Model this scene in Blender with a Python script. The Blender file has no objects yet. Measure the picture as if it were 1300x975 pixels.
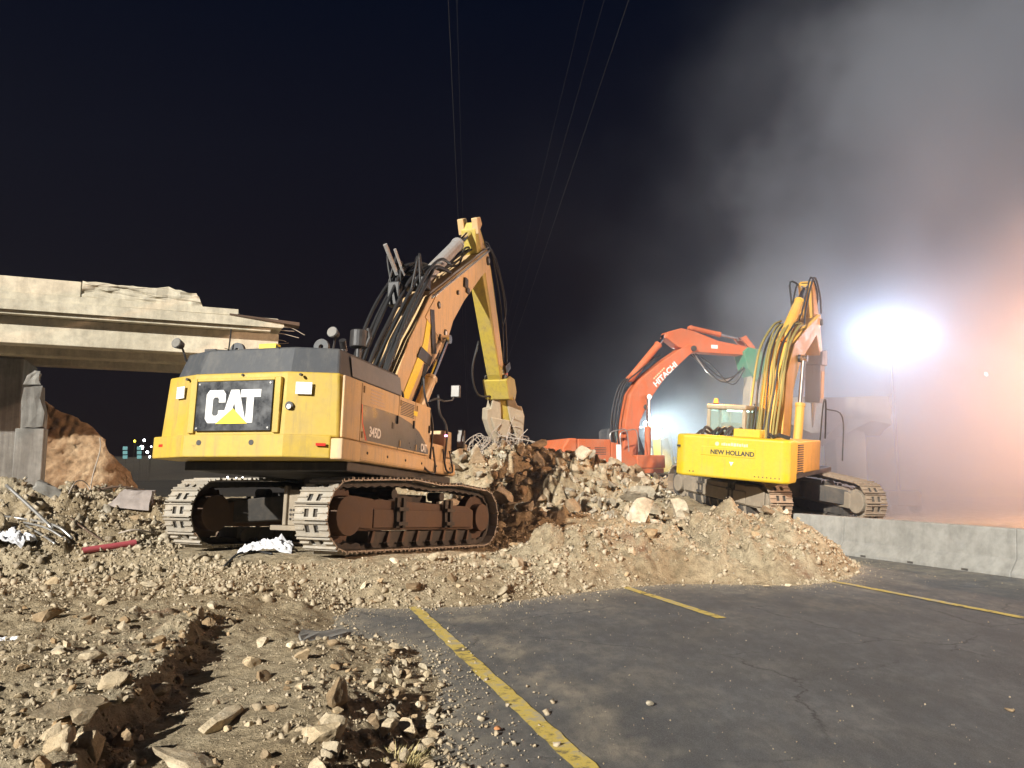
import bpy, bmesh, math, random
import numpy as np
from mathutils import Vector, Matrix, Quaternion

random.seed(7)
rng = np.random.default_rng(11)
R = math.radians
SC = bpy.context.scene
COL = SC.collection

# ------------------------------------------------------------------ camera, sky, key light, exposure
F_PX, CX, CY = 977.0, 650.0, 487.5
PITCH = math.atan(114.5 / F_PX)
CAMZ = 1.75
cam_d = bpy.data.cameras.new('camera')
cam = bpy.data.objects.new('camera', cam_d)
COL.objects.link(cam)
cam.location = (0, 0, CAMZ)
cam.rotation_euler = (math.pi / 2 + PITCH, 0, 0)
cam_d.sensor_width = 36.0
cam_d.lens = F_PX / 1300.0 * 36.0
cam_d.clip_start = 0.05
cam_d.clip_end = 3000
SC.camera = cam

LIGHT_AZ = Vector((-0.53, -0.85, 0)).normalized()      # towards the floodlight side
LIGHT_EL = R(23)
to_light = Vector((LIGHT_AZ.x * math.cos(LIGHT_EL), LIGHT_AZ.y * math.cos(LIGHT_EL), math.sin(LIGHT_EL)))

world = bpy.data.worlds.new('World')
SC.world = world
world.use_nodes = True
wn = world.node_tree
wn.nodes.clear()
w_out = wn.nodes.new('ShaderNodeOutputWorld')
w_bg = wn.nodes.new('ShaderNodeBackground')
w_sky = wn.nodes.new('ShaderNodeTexSky')
w_sky.sky_type = 'NISHITA'
w_sky.sun_disc = False
w_sky.sun_elevation = R(-7)
w_sky.sun_rotation = math.atan2(LIGHT_AZ.x, LIGHT_AZ.y)
w_bg.inputs['Strength'].default_value = 0.06
w_add = wn.nodes.new('ShaderNodeAddShader')
w_bg2 = wn.nodes.new('ShaderNodeBackground')           # town glow on the night air, even all round
w_tc = wn.nodes.new('ShaderNodeTexCoord'); w_sep = wn.nodes.new('ShaderNodeSeparateXYZ')
w_rmp = wn.nodes.new('ShaderNodeValToRGB')
wn.links.new(w_tc.outputs['Generated'], w_sep.inputs[0]); wn.links.new(w_sep.outputs['Z'], w_rmp.inputs['Fac'])
w_rmp.color_ramp.elements[0].position = 0.0; w_rmp.color_ramp.elements[0].color = (0.0058, 0.0033, 0.0030, 1)
w_rmp.color_ramp.elements[1].position = 0.55; w_rmp.color_ramp.elements[1].color = (0.0003, 0.0008, 0.0040, 1)
wn.links.new(w_rmp.outputs[0], w_bg2.inputs['Color'])
w_bg2.inputs['Strength'].default_value = 1.0
wn.links.new(w_sky.outputs[0], w_bg.inputs['Color'])
wn.links.new(w_bg.outputs[0], w_add.inputs[0])
wn.links.new(w_bg2.outputs[0], w_add.inputs[1])
wn.links.new(w_add.outputs[0], w_out.inputs['Surface'])

sun_d = bpy.data.lights.new('sun', 'SUN')
sun_d.energy = 4.7
sun_d.angle = R(0.6)
sun_d.color = (1.0, 0.95, 0.86)
sun = bpy.data.objects.new('sun', sun_d)
COL.objects.link(sun)
sun.location = to_light * 40
sun.rotation_euler = to_light.to_track_quat('Z', 'Y').to_euler()

SC.view_settings.view_transform = 'Standard'
SC.view_settings.look = 'None'
SC.view_settings.exposure = 0.8
SC.view_settings.gamma = 1.0
SC.cycles.use_denoising = True
SC.cycles.max_bounces = 6
SC.cycles.volume_bounces = 1
SC.cycles.diffuse_bounces = 3
SC.cycles.glossy_bounces = 2
SC.cycles.transmission_bounces = 4
SC.cycles.sample_clamp_indirect = 4.0
SC.cycles.volume_step_rate = 1.0
SC.cycles.volume_max_steps = 64

# ------------------------------------------------------------------ helpers
cp_, sp_ = math.cos(PITCH), math.sin(PITCH)
def ray(u, v):
    a, b = (u - CX) / F_PX, (CY - v) / F_PX
    return Vector((a, cp_ - b * sp_, sp_ + b * cp_))
def ground_px(u, v, z=0.0):
    r = ray(u, v)
    t = (z - CAMZ) / r.z
    return Vector((r.x * t, r.y * t, z))
def at_y(u, v, y):
    r = ray(u, v)
    t = y / r.y
    return Vector((r.x * t, y, r.z * t + CAMZ))

def tag(o, label=None, cat=None, group=None, kind=None):
    if label: o['label'] = label
    if cat: o['category'] = cat
    if group: o['group'] = group
    if kind: o['kind'] = kind
    return o
def empty(name, M=None):
    o = bpy.data.objects.new(name, None)
    COL.objects.link(o)
    o.empty_display_size = 0.3
    if M is not None: o.matrix_world = M
    return o
def link(name, me, mat=None, parent=None, basis=None):
    o = bpy.data.objects.new(name, me)
    COL.objects.link(o)
    if mat is not None and not me.materials: me.materials.append(mat)
    if parent is not None: o.parent = parent
    if basis is not None: o.matrix_basis = basis
    return o

class MB:
    """collects shapes, builds one mesh object"""
    def __init__(s, M=None):
        s.v, s.f = [], []
        s.M = M.copy() if M is not None else Matrix()
    def add(s, vs, fs):
        n = len(s.v)
        s.v += [s.M @ Vector(p) for p in vs]
        s.f += [tuple(i + n for i in f) for f in fs]
        return s
    def box(s, x0, x1, y0, y1, z0, z1):
        return s.add([(x0,y0,z0),(x1,y0,z0),(x1,y1,z0),(x0,y1,z0),(x0,y0,z1),(x1,y0,z1),(x1,y1,z1),(x0,y1,z1)],
                     [(3,2,1,0),(4,5,6,7),(0,1,5,4),(1,2,6,5),(2,3,7,6),(3,0,4,7)])
    def prism_x(s, poly, x0, x1):          # poly in (y,z), CCW seen from +x
        n = len(poly)
        vs = [(x0, p[0], p[1]) for p in poly] + [(x1, p[0], p[1]) for p in poly]
        fs = [tuple(range(n))[::-1], tuple(range(n, 2*n))]
        fs += [(i, (i+1) % n, n+(i+1) % n, n+i) for i in range(n)]
        return s.add(vs, fs)
    def prism_z(s, poly, z0, z1, sc=1.0, c=(0,0)):          # poly in (x,y)
        n = len(poly)
        vs = [(p[0], p[1], z0) for p in poly] + [(c[0]+(p[0]-c[0])*sc, c[1]+(p[1]-c[1])*sc, z1) for p in poly]
        fs = [tuple(range(n))[::-1], tuple(range(n, 2*n))]
        fs += [(i, (i+1) % n, n+(i+1) % n, n+i) for i in range(n)]
        return s.add(vs, fs)
    def prism_y(s, poly, y0, y1):          # poly in (x,z)
        n = len(poly)
        vs = [(p[0], y0, p[1]) for p in poly] + [(p[0], y1, p[1]) for p in poly]
        fs = [tuple(range(n)), tuple(range(n, 2*n))[::-1]]
        fs += [((i+1) % n, i, n+i, n+(i+1) % n) for i in range(n)]
        return s.add(vs, fs)
    def cyl(s, p0, p1, r0, r1=None, n=14):
        r1 = r0 if r1 is None else r1
        return s.tube([p0, p1], [r0, r1], n)
    def tube(s, pts, rad, n=6, cap=True):
        pts = [Vector(p) for p in pts]
        k = len(pts)
        rad = [rad] * k if not isinstance(rad, (list, tuple)) else rad
        vs, fs = [], []
        up = None
        for i, p in enumerate(pts):
            d = (pts[min(i+1, k-1)] - pts[max(i-1, 0)])
            d = d.normalized() if d.length > 1e-9 else Vector((0,0,1))
            if up is None:
                up = d.orthogonal().normalized()
            a = (up - d * up.dot(d))
            a = a.normalized() if a.length > 1e-6 else d.orthogonal().normalized()
            up = a
            b = d.cross(a)
            for j in range(n):
                t = 2 * math.pi * j / n
                vs.append(p + (a * math.cos(t) + b * math.sin(t)) * rad[i])
        for i in range(k - 1):
            for j in range(n):
                fs.append((i*n+j, i*n+(j+1) % n, (i+1)*n+(j+1) % n, (i+1)*n+j))
        if cap:
            fs.append(tuple(range(n))[::-1]); fs.append(tuple(range((k-1)*n, k*n)))
        return s.add([tuple(v) for v in vs], fs)
    def mesh(s, name, mat=None, smooth=False):
        me = bpy.data.meshes.new(name)
        me.from_pydata([tuple(v) for v in s.v], [], s.f)
        if mat is not None: me.materials.append(mat)
        if smooth: me.polygons.foreach_set('use_smooth', [True] * len(me.polygons))
        me.update()
        return me
    def build(s, name, mat, parent=None, smooth=False, bevel=0.0, seg=2):
        o = link(name, s.mesh(name, mat, smooth), None, parent)
        if bevel:
            m = o.modifiers.new('bevel', 'BEVEL')
            m.width = bevel; m.segments = seg; m.limit_method = 'ANGLE'; m.angle_limit = R(35)
        return o

def arc(cx, cy, r, a0, a1, n):
    return [(cx + r * math.cos(R(a0 + (a1 - a0) * i / n)), cy + r * math.sin(R(a0 + (a1 - a0) * i / n))) for i in range(n + 1)]
def spline(pts, n=6):
    """Catmull-Rom through pts"""
    P = [Vector(p) for p in pts]
    P = [P[0] * 2 - P[1]] + P + [P[-1] * 2 - P[-2]]
    out = []
    for i in range(1, len(P) - 2):
        a, b, c, d = P[i-1], P[i], P[i+1], P[i+2]
        for k in range(n):
            t = k / n
            out.append(0.5 * ((2*b) + (c-a)*t + (2*a-5*b+4*c-d)*t*t + (3*b-a-3*c+d)*t**3))
    out.append(P[-2])
    return out

def text_mesh(body, width, height, depth, origin, right, up, M, bold=0.02, shear=0.0):
    cu = bpy.data.curves.new('lettering', 'FONT')
    cu.body = body; cu.size = 1.0; cu.extrude = 0.5; cu.offset = bold; cu.shear = shear
    t = bpy.data.objects.new('lettering_tmp', cu)
    COL.objects.link(t)
    dg = bpy.context.evaluated_depsgraph_get()
    me = bpy.data.meshes.new_from_object(t.evaluated_get(dg))
    bpy.data.objects.remove(t); bpy.data.curves.remove(cu)
    co = np.array([v.co[:] for v in me.vertices])
    mn, mx = co.min(0), co.max(0)
    right, up, origin = Vector(right), Vector(up), Vector(origin)
    nrm = right.cross(up)
    for v, c in zip(me.vertices, co):
        a = (c[0]-mn[0]) / (mx[0]-mn[0]) * width
        b = (c[1]-mn[1]) / (mx[1]-mn[1]) * height
        d = (c[2]-mn[2]) / (mx[2]-mn[2]) * depth
        v.co = M @ (origin + right * a + up * b + nrm * d)
    me.materials.clear()
    return me

# ------------------------------------------------------------------ materials
def mat_new(name):
    m = bpy.data.materials.new(name)
    m.use_nodes = True
    nt = m.node_tree
    b = nt.nodes['Principled BSDF']
    return m, nt, b
def N(nt, t, **kw):
    n = nt.nodes.new(t)
    for k, v in kw.items():
        if k in n.inputs.keys() if hasattr(n.inputs, 'keys') else False: n.inputs[k].default_value = v
        else: setattr(n, k, v)
    return n
def noise(nt, scale, detail=6, rough=0.6, vec=None):
    n = nt.nodes.new('ShaderNodeTexNoise')
    n.inputs['Scale'].default_value = scale; n.inputs['Detail'].default_value = detail; n.inputs['Roughness'].default_value = rough
    if vec is not None: nt.links.new(vec, n.inputs['Vector'])
    return n
def ramp(nt, fac, stops):
    r = nt.nodes.new('ShaderNodeValToRGB')
    el = r.color_ramp.elements
    while len(el) < len(stops): el.new(0.5)
    for e, (p, c) in zip(el, stops):
        e.position = p; e.color = (*c, 1) if len(c) == 3 else c
    nt.links.new(fac, r.inputs['Fac'])
    return r
def mix(nt, fac, a, b, blend='MIX'):
    m = nt.nodes.new('ShaderNodeMix'); m.data_type = 'RGBA'; m.blend_type = blend
    for sock, val in ((m.inputs['Factor'], fac), (m.inputs['A'], a), (m.inputs['B'], b)):
        if hasattr(val, 'is_linked'): nt.links.new(val, sock)
        else: sock.default_value = val if not isinstance(val, tuple) or len(val) == 4 else (*val, 1)
    return m.outputs['Result']
def bump(nt, b, h, strength, dist):
    n = nt.nodes.new('ShaderNodeBump')
    n.inputs['Strength'].default_value = strength; n.inputs['Distance'].default_value = dist
    nt.links.new(h, n.inputs['Height']); nt.links.new(n.outputs[0], b.inputs['Normal'])
    return n
def geo_pos(nt):
    return nt.nodes.new('ShaderNodeNewGeometry').outputs['Position']
def obj_co(nt):
    return nt.nodes.new('ShaderNodeTexCoord').outputs['Object']

def mat_paint(name, col, rough=0.42, dirt=0.35, dirtcol=(0.30, 0.23, 0.15), metal=0.0, scale=1.6):
    m, nt, b = mat_new(name)
    co = obj_co(nt)
    n1 = noise(nt, scale, 8, 0.68, co); n2 = noise(nt, 14, 6, 0.6, co)
    f1 = ramp(nt, n1.outputs[0], [(0.46, (0,0,0)), (0.72, (1,1,1))])
    c0 = mix(nt, n2.outputs[0], tuple(c * 0.82 for c in col), tuple(min(1, c * 1.08) for c in col))
    k = nt.nodes.new('ShaderNodeMath'); k.operation = 'MULTIPLY'; k.inputs[1].default_value = dirt
    nt.links.new(f1.outputs[0], k.inputs[0])
    c1 = mix(nt, k.outputs[0], c0, dirtcol)
    mp = nt.nodes.new('ShaderNodeMapping'); mp.inputs['Scale'].default_value = (7, 7, 0.55)
    nt.links.new(co, mp.inputs['Vector'])
    ns = noise(nt, 1.3, 7, 0.7, mp.outputs[0])
    fs = ramp(nt, ns.outputs[0], [(0.50, (0,0,0)), (0.70, (min(0.8, dirt*1.1),)*3)])
    c1 = mix(nt, fs.outputs[0], c1, tuple(c*0.62 for c in dirtcol))
    nc = noise(nt, 3.1, 12, 0.82, co)
    fc = ramp(nt, nc.outputs[0], [(0.63, (0,0,0)), (0.68, (min(0.9, dirt*1.6),)*3)])
    c1 = mix(nt, fc.outputs[0], c1, (0.10, 0.075, 0.055, 1))
    nt.links.new(c1, b.inputs['Base Color'])
    rr = ramp(nt, n1.outputs[0], [(0.35, (rough,)*3), (0.75, (min(1, rough + 0.3),)*3)])
    nt.links.new(rr.outputs[0], b.inputs['Roughness'])
    b.inputs['Metallic'].default_value = metal
    bump(nt, b, n2.outputs[0], 0.12, 0.01)
    return m
def mat_plain(name, col, rough=0.6, metal=0.0):
    m, nt, b = mat_new(name)
    n = noise(nt, 22, 5, 0.6, obj_co(nt))
    c = mix(nt, n.outputs[0], tuple(x * 0.75 for x in col), tuple(min(1, x * 1.2) for x in col))
    nt.links.new(c, b.inputs['Base Color'])
    b.inputs['Roughness'].default_value = rough; b.inputs['Metallic'].default_value = metal
    return m
def mat_emit(name, col, strength):
    m, nt, b = mat_new(name)
    b.inputs['Base Color'].default_value = (*col, 1)
    b.inputs['Emission Color'].default_value = (*col, 1)
    b.inputs['Emission Strength'].default_value = strength
    return m
def mat_earth(name, cols, scale=0.55, fine=9.0, bumpd=0.05, bstr=0.9, vary=False, red=False):
    m, nt, b = mat_new(name)
    p = geo_pos(nt)
    n1 = noise(nt, scale, 7, 0.62, p); n2 = noise(nt, fine, 8, 0.72, p); n3 = noise(nt, fine * 6, 5, 0.7, p)
    c1 = ramp(nt, n1.outputs[0], [(0.34, cols[0]), (0.5, cols[1]), (0.68, cols[2])]).outputs[0]
    dk = ramp(nt, n2.outputs[0], [(0.32, (0.55,)*3), (0.55, (1,)*3), (0.8, (1.25,)*3)]).outputs[0]
    c2 = mix(nt, 1.0, c1, dk, 'MULTIPLY')
    if vary:
        oi = nt.nodes.new('ShaderNodeObjectInfo')
        v = ramp(nt, oi.outputs['Random'], [(0, (0.50, 0.44, 0.38)), (0.25, (0.85, 0.72, 0.58)), (0.5, (1, 0.97, 0.90)), (0.75, (0.78, 0.80, 0.82)), (1, (1.35, 1.33, 1.27))]).outputs[0]
        c2 = mix(nt, 1.0, c2, v, 'MULTIPLY')
    if red:
        n4 = noise(nt, 0.42, 5, 0.7, p)
        k4 = ramp(nt, n4.outputs[0], [(0.60, (0,0,0)), (0.68, (0.75,)*3)]).outputs[0]
        c2 = mix(nt, k4, c2, (0.20, 0.095, 0.055, 1))
    nt.links.new(c2, b.inputs['Base Color'])
    b.inputs['Roughness'].default_value = 0.95
    b.inputs['Specular IOR Level'].default_value = 0.2
    ad = nt.nodes.new('ShaderNodeMath'); ad.operation = 'MULTIPLY_ADD'; ad.inputs[1].default_value = 0.35
    nt.links.new(n3.outputs[0], ad.inputs[0]); nt.links.new(n2.outputs[0], ad.inputs[2])
    bump(nt, b, ad.outputs[0], bstr, bumpd)
    return m

M_YEL = mat_paint('cat_yellow_paint', (0.50, 0.345, 0.045), 0.48, 0.45, (0.36, 0.28, 0.16))
M_YEL2 = mat_paint('dusty_yellow_side_paint', (0.60, 0.41, 0.20), 0.5, 0.65, (0.50, 0.40, 0.30), scale=2.2)
M_NH = mat_paint('bright_yellow_paint', (0.56, 0.40, 0.012), 0.45, 0.25, (0.45, 0.33, 0.15))
M_NHLIT = mat_paint('warm_lit_yellow_paint', (0.72, 0.40, 0.06), 0.45, 0.35, (0.40, 0.30, 0.16))  # the bright yellow again, orange lamp light from the right put into its colour
M_OR = mat_paint('orange_paint', (0.54, 0.125, 0.04), 0.5, 0.4, (0.42, 0.24, 0.16))
M_HOOD = mat_paint('dark_grey_paint', (0.055, 0.06, 0.068), 0.5, 0.45, (0.20, 0.19, 0.17))
M_BLACK = mat_paint('black_paint', (0.018, 0.018, 0.02), 0.42, 0.35, (0.14, 0.12, 0.10))
M_DECAL = mat_paint('grey_decal', (0.060, 0.066, 0.076), 0.25, 0.5, (0.20, 0.20, 0.20), scale=2.5)
M_RUBBER = mat_plain('hose_rubber', (0.02, 0.02, 0.021), 0.55)
M_HOSEY = mat_plain('hose_yellow', (0.26, 0.21, 0.06), 0.7)
M_STEEL = mat_plain('bare_steel', (0.46, 0.45, 0.43), 0.35, 0.7)
M_CHROME = mat_plain('cylinder_rod', (0.75, 0.75, 0.76), 0.16, 1.0)
M_SHOE = mat_paint('worn_track_steel', (0.36, 0.33, 0.28), 0.55, 0.6, (0.42, 0.35, 0.26), 0.25, 5)
M_SHOE2 = mat_paint('rust_track_steel', (0.27, 0.20, 0.14), 0.7, 0.7, (0.36, 0.29, 0.21), 0.1, 5)
M_RUST = mat_paint('rusty_frame', (0.10, 0.062, 0.042), 0.7, 0.6, (0.16, 0.10, 0.06), 0, 3)
M_DUSTY = mat_paint('dust_caked_frame', (0.24, 0.20, 0.15), 0.8, 0.7, (0.36, 0.30, 0.22), 0, 3)
M_UNDER = mat_paint('dark_underframe', (0.045, 0.042, 0.038), 0.7, 0.6, (0.16, 0.13, 0.10), 0, 3)
M_WHITE = mat_plain('white_marking', (0.78, 0.78, 0.76), 0.5)
M_TRI = mat_plain('yellow_marking', (0.80, 0.62, 0.02), 0.5)
M_RED = mat_plain('red_reflector', (0.55, 0.025, 0.015), 0.3)
M_STICK = mat_paint('pale_stick_paint', (0.46, 0.36, 0.06), 0.5, 0.5)
M_JAW = mat_paint('scraped_jaw_steel', (0.42, 0.36, 0.27), 0.55, 0.6, (0.50, 0.43, 0.30), 0.1, 4)
M_GREEN = mat_paint('green_attachment_paint', (0.055, 0.24, 0.13), 0.5, 0.5, (0.34, 0.30, 0.24))
M_GREY = mat_paint('grey_attachment_paint', (0.30, 0.30, 0.30), 0.5, 0.5)
M_REBAR = mat_plain('rebar_steel', (0.36, 0.31, 0.26), 0.6, 0.2)
M_MIRR = mat_plain('dull_glass', (0.20, 0.19, 0.17), 0.25)
M_RUB = mat_plain('rubbed_print', (0.52, 0.40, 0.32), 0.7)
M_DECK = mat_plain('deck_grey', (0.10, 0.10, 0.10), 0.7)

def mat_glass(name, tint):
    m, nt, b = mat_new(name)
    b.inputs['Base Color'].default_value = (*tint, 1)
    b.inputs['Roughness'].default_value = 0.08
    b.inputs['Transmission Weight'].default_value = 0.75
    b.inputs['IOR'].default_value = 1.2
    return m
M_GLASS = mat_glass('cab_glass', (0.62, 0.78, 0.74))

# concrete
def mat_concrete(name, col, stain=0.5):
    m, nt, b = mat_new(name)
    p = geo_pos(nt)
    n1 = noise(nt, 0.6, 8, 0.65, p); n2 = noise(nt, 5, 8, 0.7, p)
    mp = nt.nodes.new('ShaderNodeMapping'); mp.inputs['Scale'].default_value = (2.2, 2.2, 0.18)
    nt.links.new(p, mp.inputs['Vector'])
    n3 = noise(nt, 1.6, 6, 0.65, mp.outputs[0])
    c1 = ramp(nt, n1.outputs[0], [(0.3, tuple(c*0.72 for c in col)), (0.6, col), (0.8, tuple(min(1,c*1.15) for c in col))]).outputs[0]
    st = ramp(nt, n3.outputs[0], [(0.40, (1-stain*0.75, 1-stain*0.78, 1-stain*0.8)), (0.56, (1,1,1))]).outputs[0]
    c2 = mix(nt, 1.0, c1, st, 'MULTIPLY')
    d = ramp(nt, n2.outputs[0], [(0.3, (0.75,)*3), (0.6, (1.05,)*3)]).outputs[0]
    nt.links.new(mix(nt, 1.0, c2, d, 'MULTIPLY'), b.inputs['Base Color'])
    b.inputs['Roughness'].default_value = 0.9
    bump(nt, b, n2.outputs[0], 0.5, 0.02)
    return m
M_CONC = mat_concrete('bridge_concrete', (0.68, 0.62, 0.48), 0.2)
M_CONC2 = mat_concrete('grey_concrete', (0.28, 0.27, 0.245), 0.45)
M_BARR = mat_concrete('barrier_concrete', (0.30, 0.295, 0.27), 0.16)

M_DIRT = mat_earth('tan_dirt', [(0.33, 0.25, 0.15), (0.46, 0.37, 0.24), (0.54, 0.46, 0.32)], 0.5, 8, 0.09, 1.0, red=True)
M_STONE = mat_earth('tan_stone', [(0.38, 0.30, 0.20), (0.52, 0.43, 0.30), (0.62, 0.55, 0.43)], 1.5, 14, 0.02, 0.8, vary=True)
M_PEB = mat_earth('pebble', [(0.32, 0.25, 0.165), (0.43, 0.355, 0.245), (0.53, 0.46, 0.35)], 9.0, 30, 0.01, 0.5)
M_CHUNK = mat_earth('broken_concrete', [(0.27, 0.22, 0.16), (0.42, 0.36, 0.27), (0.52, 0.47, 0.38)], 1.2, 7, 0.04, 0.9, vary=True)
M_BANK = mat_earth('brown_cut_bank', [(0.24, 0.15, 0.085), (0.36, 0.24, 0.14), (0.44, 0.32, 0.20)], 0.9, 6, 0.08)
M_FAR = mat_earth('dark_far_ground', [(0.025, 0.02, 0.016), (0.04, 0.032, 0.024), (0.05, 0.042, 0.03)], 0.05, 2, 0.1)

def make_asphalt():
    m, nt, b = mat_new('asphalt')
    p = geo_pos(nt)
    mp = nt.nodes.new('ShaderNodeMapping'); mp.inputs['Rotation'].default_value = (0, 0, R(-17.2)); mp.inputs['Scale'].default_value = (1.0, 0.45, 1)
    nt.links.new(p, mp.inputs['Vector'])
    n1 = noise(nt, 0.75, 9, 0.74, mp.outputs[0]); n2 = noise(nt, 7.5, 9, 0.8, mp.outputs[0]); n3 = noise(nt, 95, 6, 0.8, p)
    base = ramp(nt, n3.outputs[0], [(0.33, (0.030, 0.031, 0.033)), (0.55, (0.075, 0.077, 0.08)), (0.70, (0.20, 0.20, 0.195))]).outputs[0]
    d1 = ramp(nt, n1.outputs[0], [(0.40, (0.10,)*3), (0.70, (0.50,)*3)]).outputs[0]
    d2 = ramp(nt, n2.outputs[0], [(0.44, (0,0,0)), (0.66, (0.9,)*3)]).outputs[0]
    a = nt.nodes.new('ShaderNodeMath'); a.operation = 'MULTIPLY_ADD'; a.inputs[1].default_value = 0.5
    nt.links.new(d1, a.inputs[0])
    ml = nt.nodes.new('ShaderNodeMath'); ml.operation = 'MULTIPLY'
    nt.links.new(d1, ml.inputs[0]); nt.links.new(d2, ml.inputs[1]); nt.links.new(ml.outputs[0], a.inputs[2])
    c = mix(nt, a.outputs[0], base, (0.22, 0.225, 0.23, 1))
    at_ = nt.nodes.new('ShaderNodeAttribute'); at_.attribute_name = 'dust'
    gr = ramp(nt, n2.outputs[0], [(0.36, (0.25,)*3), (0.58, (1,)*3)]).outputs[0]
    dm = nt.nodes.new('ShaderNodeMath'); dm.operation = 'MULTIPLY'
    nt.links.new(at_.outputs['Fac'], dm.inputs[0]); nt.links.new(gr, dm.inputs[1])
    c = mix(nt, dm.outputs[0], c, (0.36, 0.315, 0.235, 1))
    wv = nt.nodes.new('ShaderNodeVectorMath'); wv.operation = 'MULTIPLY_ADD'; wv.inputs[1].default_value = (0.5, 0.5, 0)
    nw = noise(nt, 1.7, 6, 0.7, p); nt.links.new(nw.outputs['Color'], wv.inputs[0]); nt.links.new(p, wv.inputs[2])
    vo = nt.nodes.new('ShaderNodeTexVoronoi'); vo.feature = 'DISTANCE_TO_EDGE'; vo.inputs['Scale'].default_value = 0.33
    nt.links.new(wv.outputs[0], vo.inputs['Vector'])
    ck = ramp(nt, vo.outputs['Distance'], [(0.0, (0.75,)*3), (0.006, (0,0,0))]).outputs[0]
    km = nt.nodes.new('ShaderNodeMath'); km.operation = 'MULTIPLY'
    nt.links.new(ck, km.inputs[0]); nt.links.new(ramp(nt, n1.outputs[0], [(0.47, (0,0,0)), (0.56, (1,)*3)]).outputs[0], km.inputs[1])
    c = mix(nt, km.outputs[0], c, (0.02, 0.02, 0.02, 1))
    nt.links.new(c, b.inputs['Base Color'])
    b.inputs['Roughness'].default_value = 0.85
    bump(nt, b, n3.outputs[0], 0.8, 0.012)
    return m
M_ASPH = make_asphalt()
def make_line():
    m, nt, b = mat_new('worn_yellow_line')
    p = geo_pos(nt)
    n1 = noise(nt, 7, 9, 0.75, p); n2 = noise(nt, 1.1, 5, 0.6, p)
    s = nt.nodes.new('ShaderNodeMath'); s.operation = 'MULTIPLY_ADD'; s.inputs[1].default_value = 0.5
    nt.links.new(n2.outputs[0], s.inputs[0]); nt.links.new(n1.outputs[0], s.inputs[2])
    f = ramp(nt, s.outputs[0], [(0.62, (0,0,0)), (0.72, (1,)*3)]).outputs[0]
    f2 = ramp(nt, s.outputs[0], [(0.76, (0,0,0)), (0.86, (0.85,)*3)]).outputs[0]
    c = mix(nt, f, (0.15, 0.125, 0.07, 1), (0.56, 0.42, 0.09, 1))
    c = mix(nt, f2, c, (0.36, 0.32, 0.24, 1))
    nt.links.new(c, b.inputs['Base Color']); b.inputs['Roughness'].default_value = 0.8
    bump(nt, b, n1.outputs[0], 0.4, 0.01)
    return m
M_LINE = make_line()

# ------------------------------------------------------------------ numpy noise
_perm = rng.permutation(512)
_grad = rng.normal(size=(512, 2)); _grad /= np.linalg.norm(_grad, axis=1)[:, None]
def pn(x, y):
    xi = np.floor(x).astype(int); yi = np.floor(y).astype(int)
    xf, yf = x - xi, y - yi
    u, v = xf*xf*xf*(xf*(xf*6-15)+10), yf*yf*yf*(yf*(yf*6-15)+10)
    def g(i, j, dx, dy):
        h = _perm[(_perm[i & 511] + j) & 511]
        gr = _grad[h]
        return gr[..., 0]*dx + gr[..., 1]*dy
    a = g(xi, yi, xf, yf); b = g(xi+1, yi, xf-1, yf); c = g(xi, yi+1, xf, yf-1); d = g(xi+1, yi+1, xf-1, yf-1)
    return (a*(1-u)+b*u)*(1-v) + (c*(1-u)+d*u)*v
def fbm(x, y, f, octv=4, gain=0.5, ridge=False):
    s, a = 0, 1.0
    for k in range(octv):
        q = pn(x*f + 17.3*k, y*f - 9.1*k)
        s = s + a * ((0.45 - np.abs(q)*1.6) if ridge else q)
        f *= 2.05; a *= gain
    return s
def sstep(a, b, x):
    t = np.clip((x - a) / (b - a), 0, 1)
    return t*t*(3-2*t)

# ------------------------------------------------------------------ terrain
ROADDIR = Vector((-0.2957, 0.9553, 0)); ROADN = Vector((0.9553, 0.2957, 0))
edge_px = [(548, 1060), (552, 975), (556, 905), (552, 858), (528, 824), (476, 812), (436, 816), (424, 800), (430, 782), (446, 772), (520, 773), (600, 770), (660, 762),
           (720, 755), (800, 746), (860, 741), (930, 742), (1000, 744), (1060, 740), (1092, 728)]
DPOLY = [tuple(ground_px(*p)[:2]) for p in edge_px] + [(6.9, 15.6), (6.75, 17.3), (5.75, 20.3), (13, 22), (30, 26), (40, 70), (-80, 70), (-80, -6), (-1.0, -6), (-0.62, 2.2)]
DP = np.array(DPOLY)
def poly_sd(x, y):
    """signed distance to dirt polygon, + inside"""
    d = np.full(x.shape, 1e9); ins = np.zeros(x.shape, bool)
    n = len(DP)
    for i in range(n):
        ax, ay = DP[i]; bx, by = DP[(i+1) % n]
        ex, ey = bx-ax, by-ay
        t = np.clip(((x-ax)*ex + (y-ay)*ey) / (ex*ex+ey*ey), 0, 1)
        d = np.minimum(d, np.hypot(x-ax-t*ex, y-ay-t*ey))
        if ay != by:
            c = ((ay > y) != (by > y)) & (x < (bx-ax)*(y-ay)/(by-ay)+ax)
            ins ^= c
    return np.where(ins, d, -d)
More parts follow.
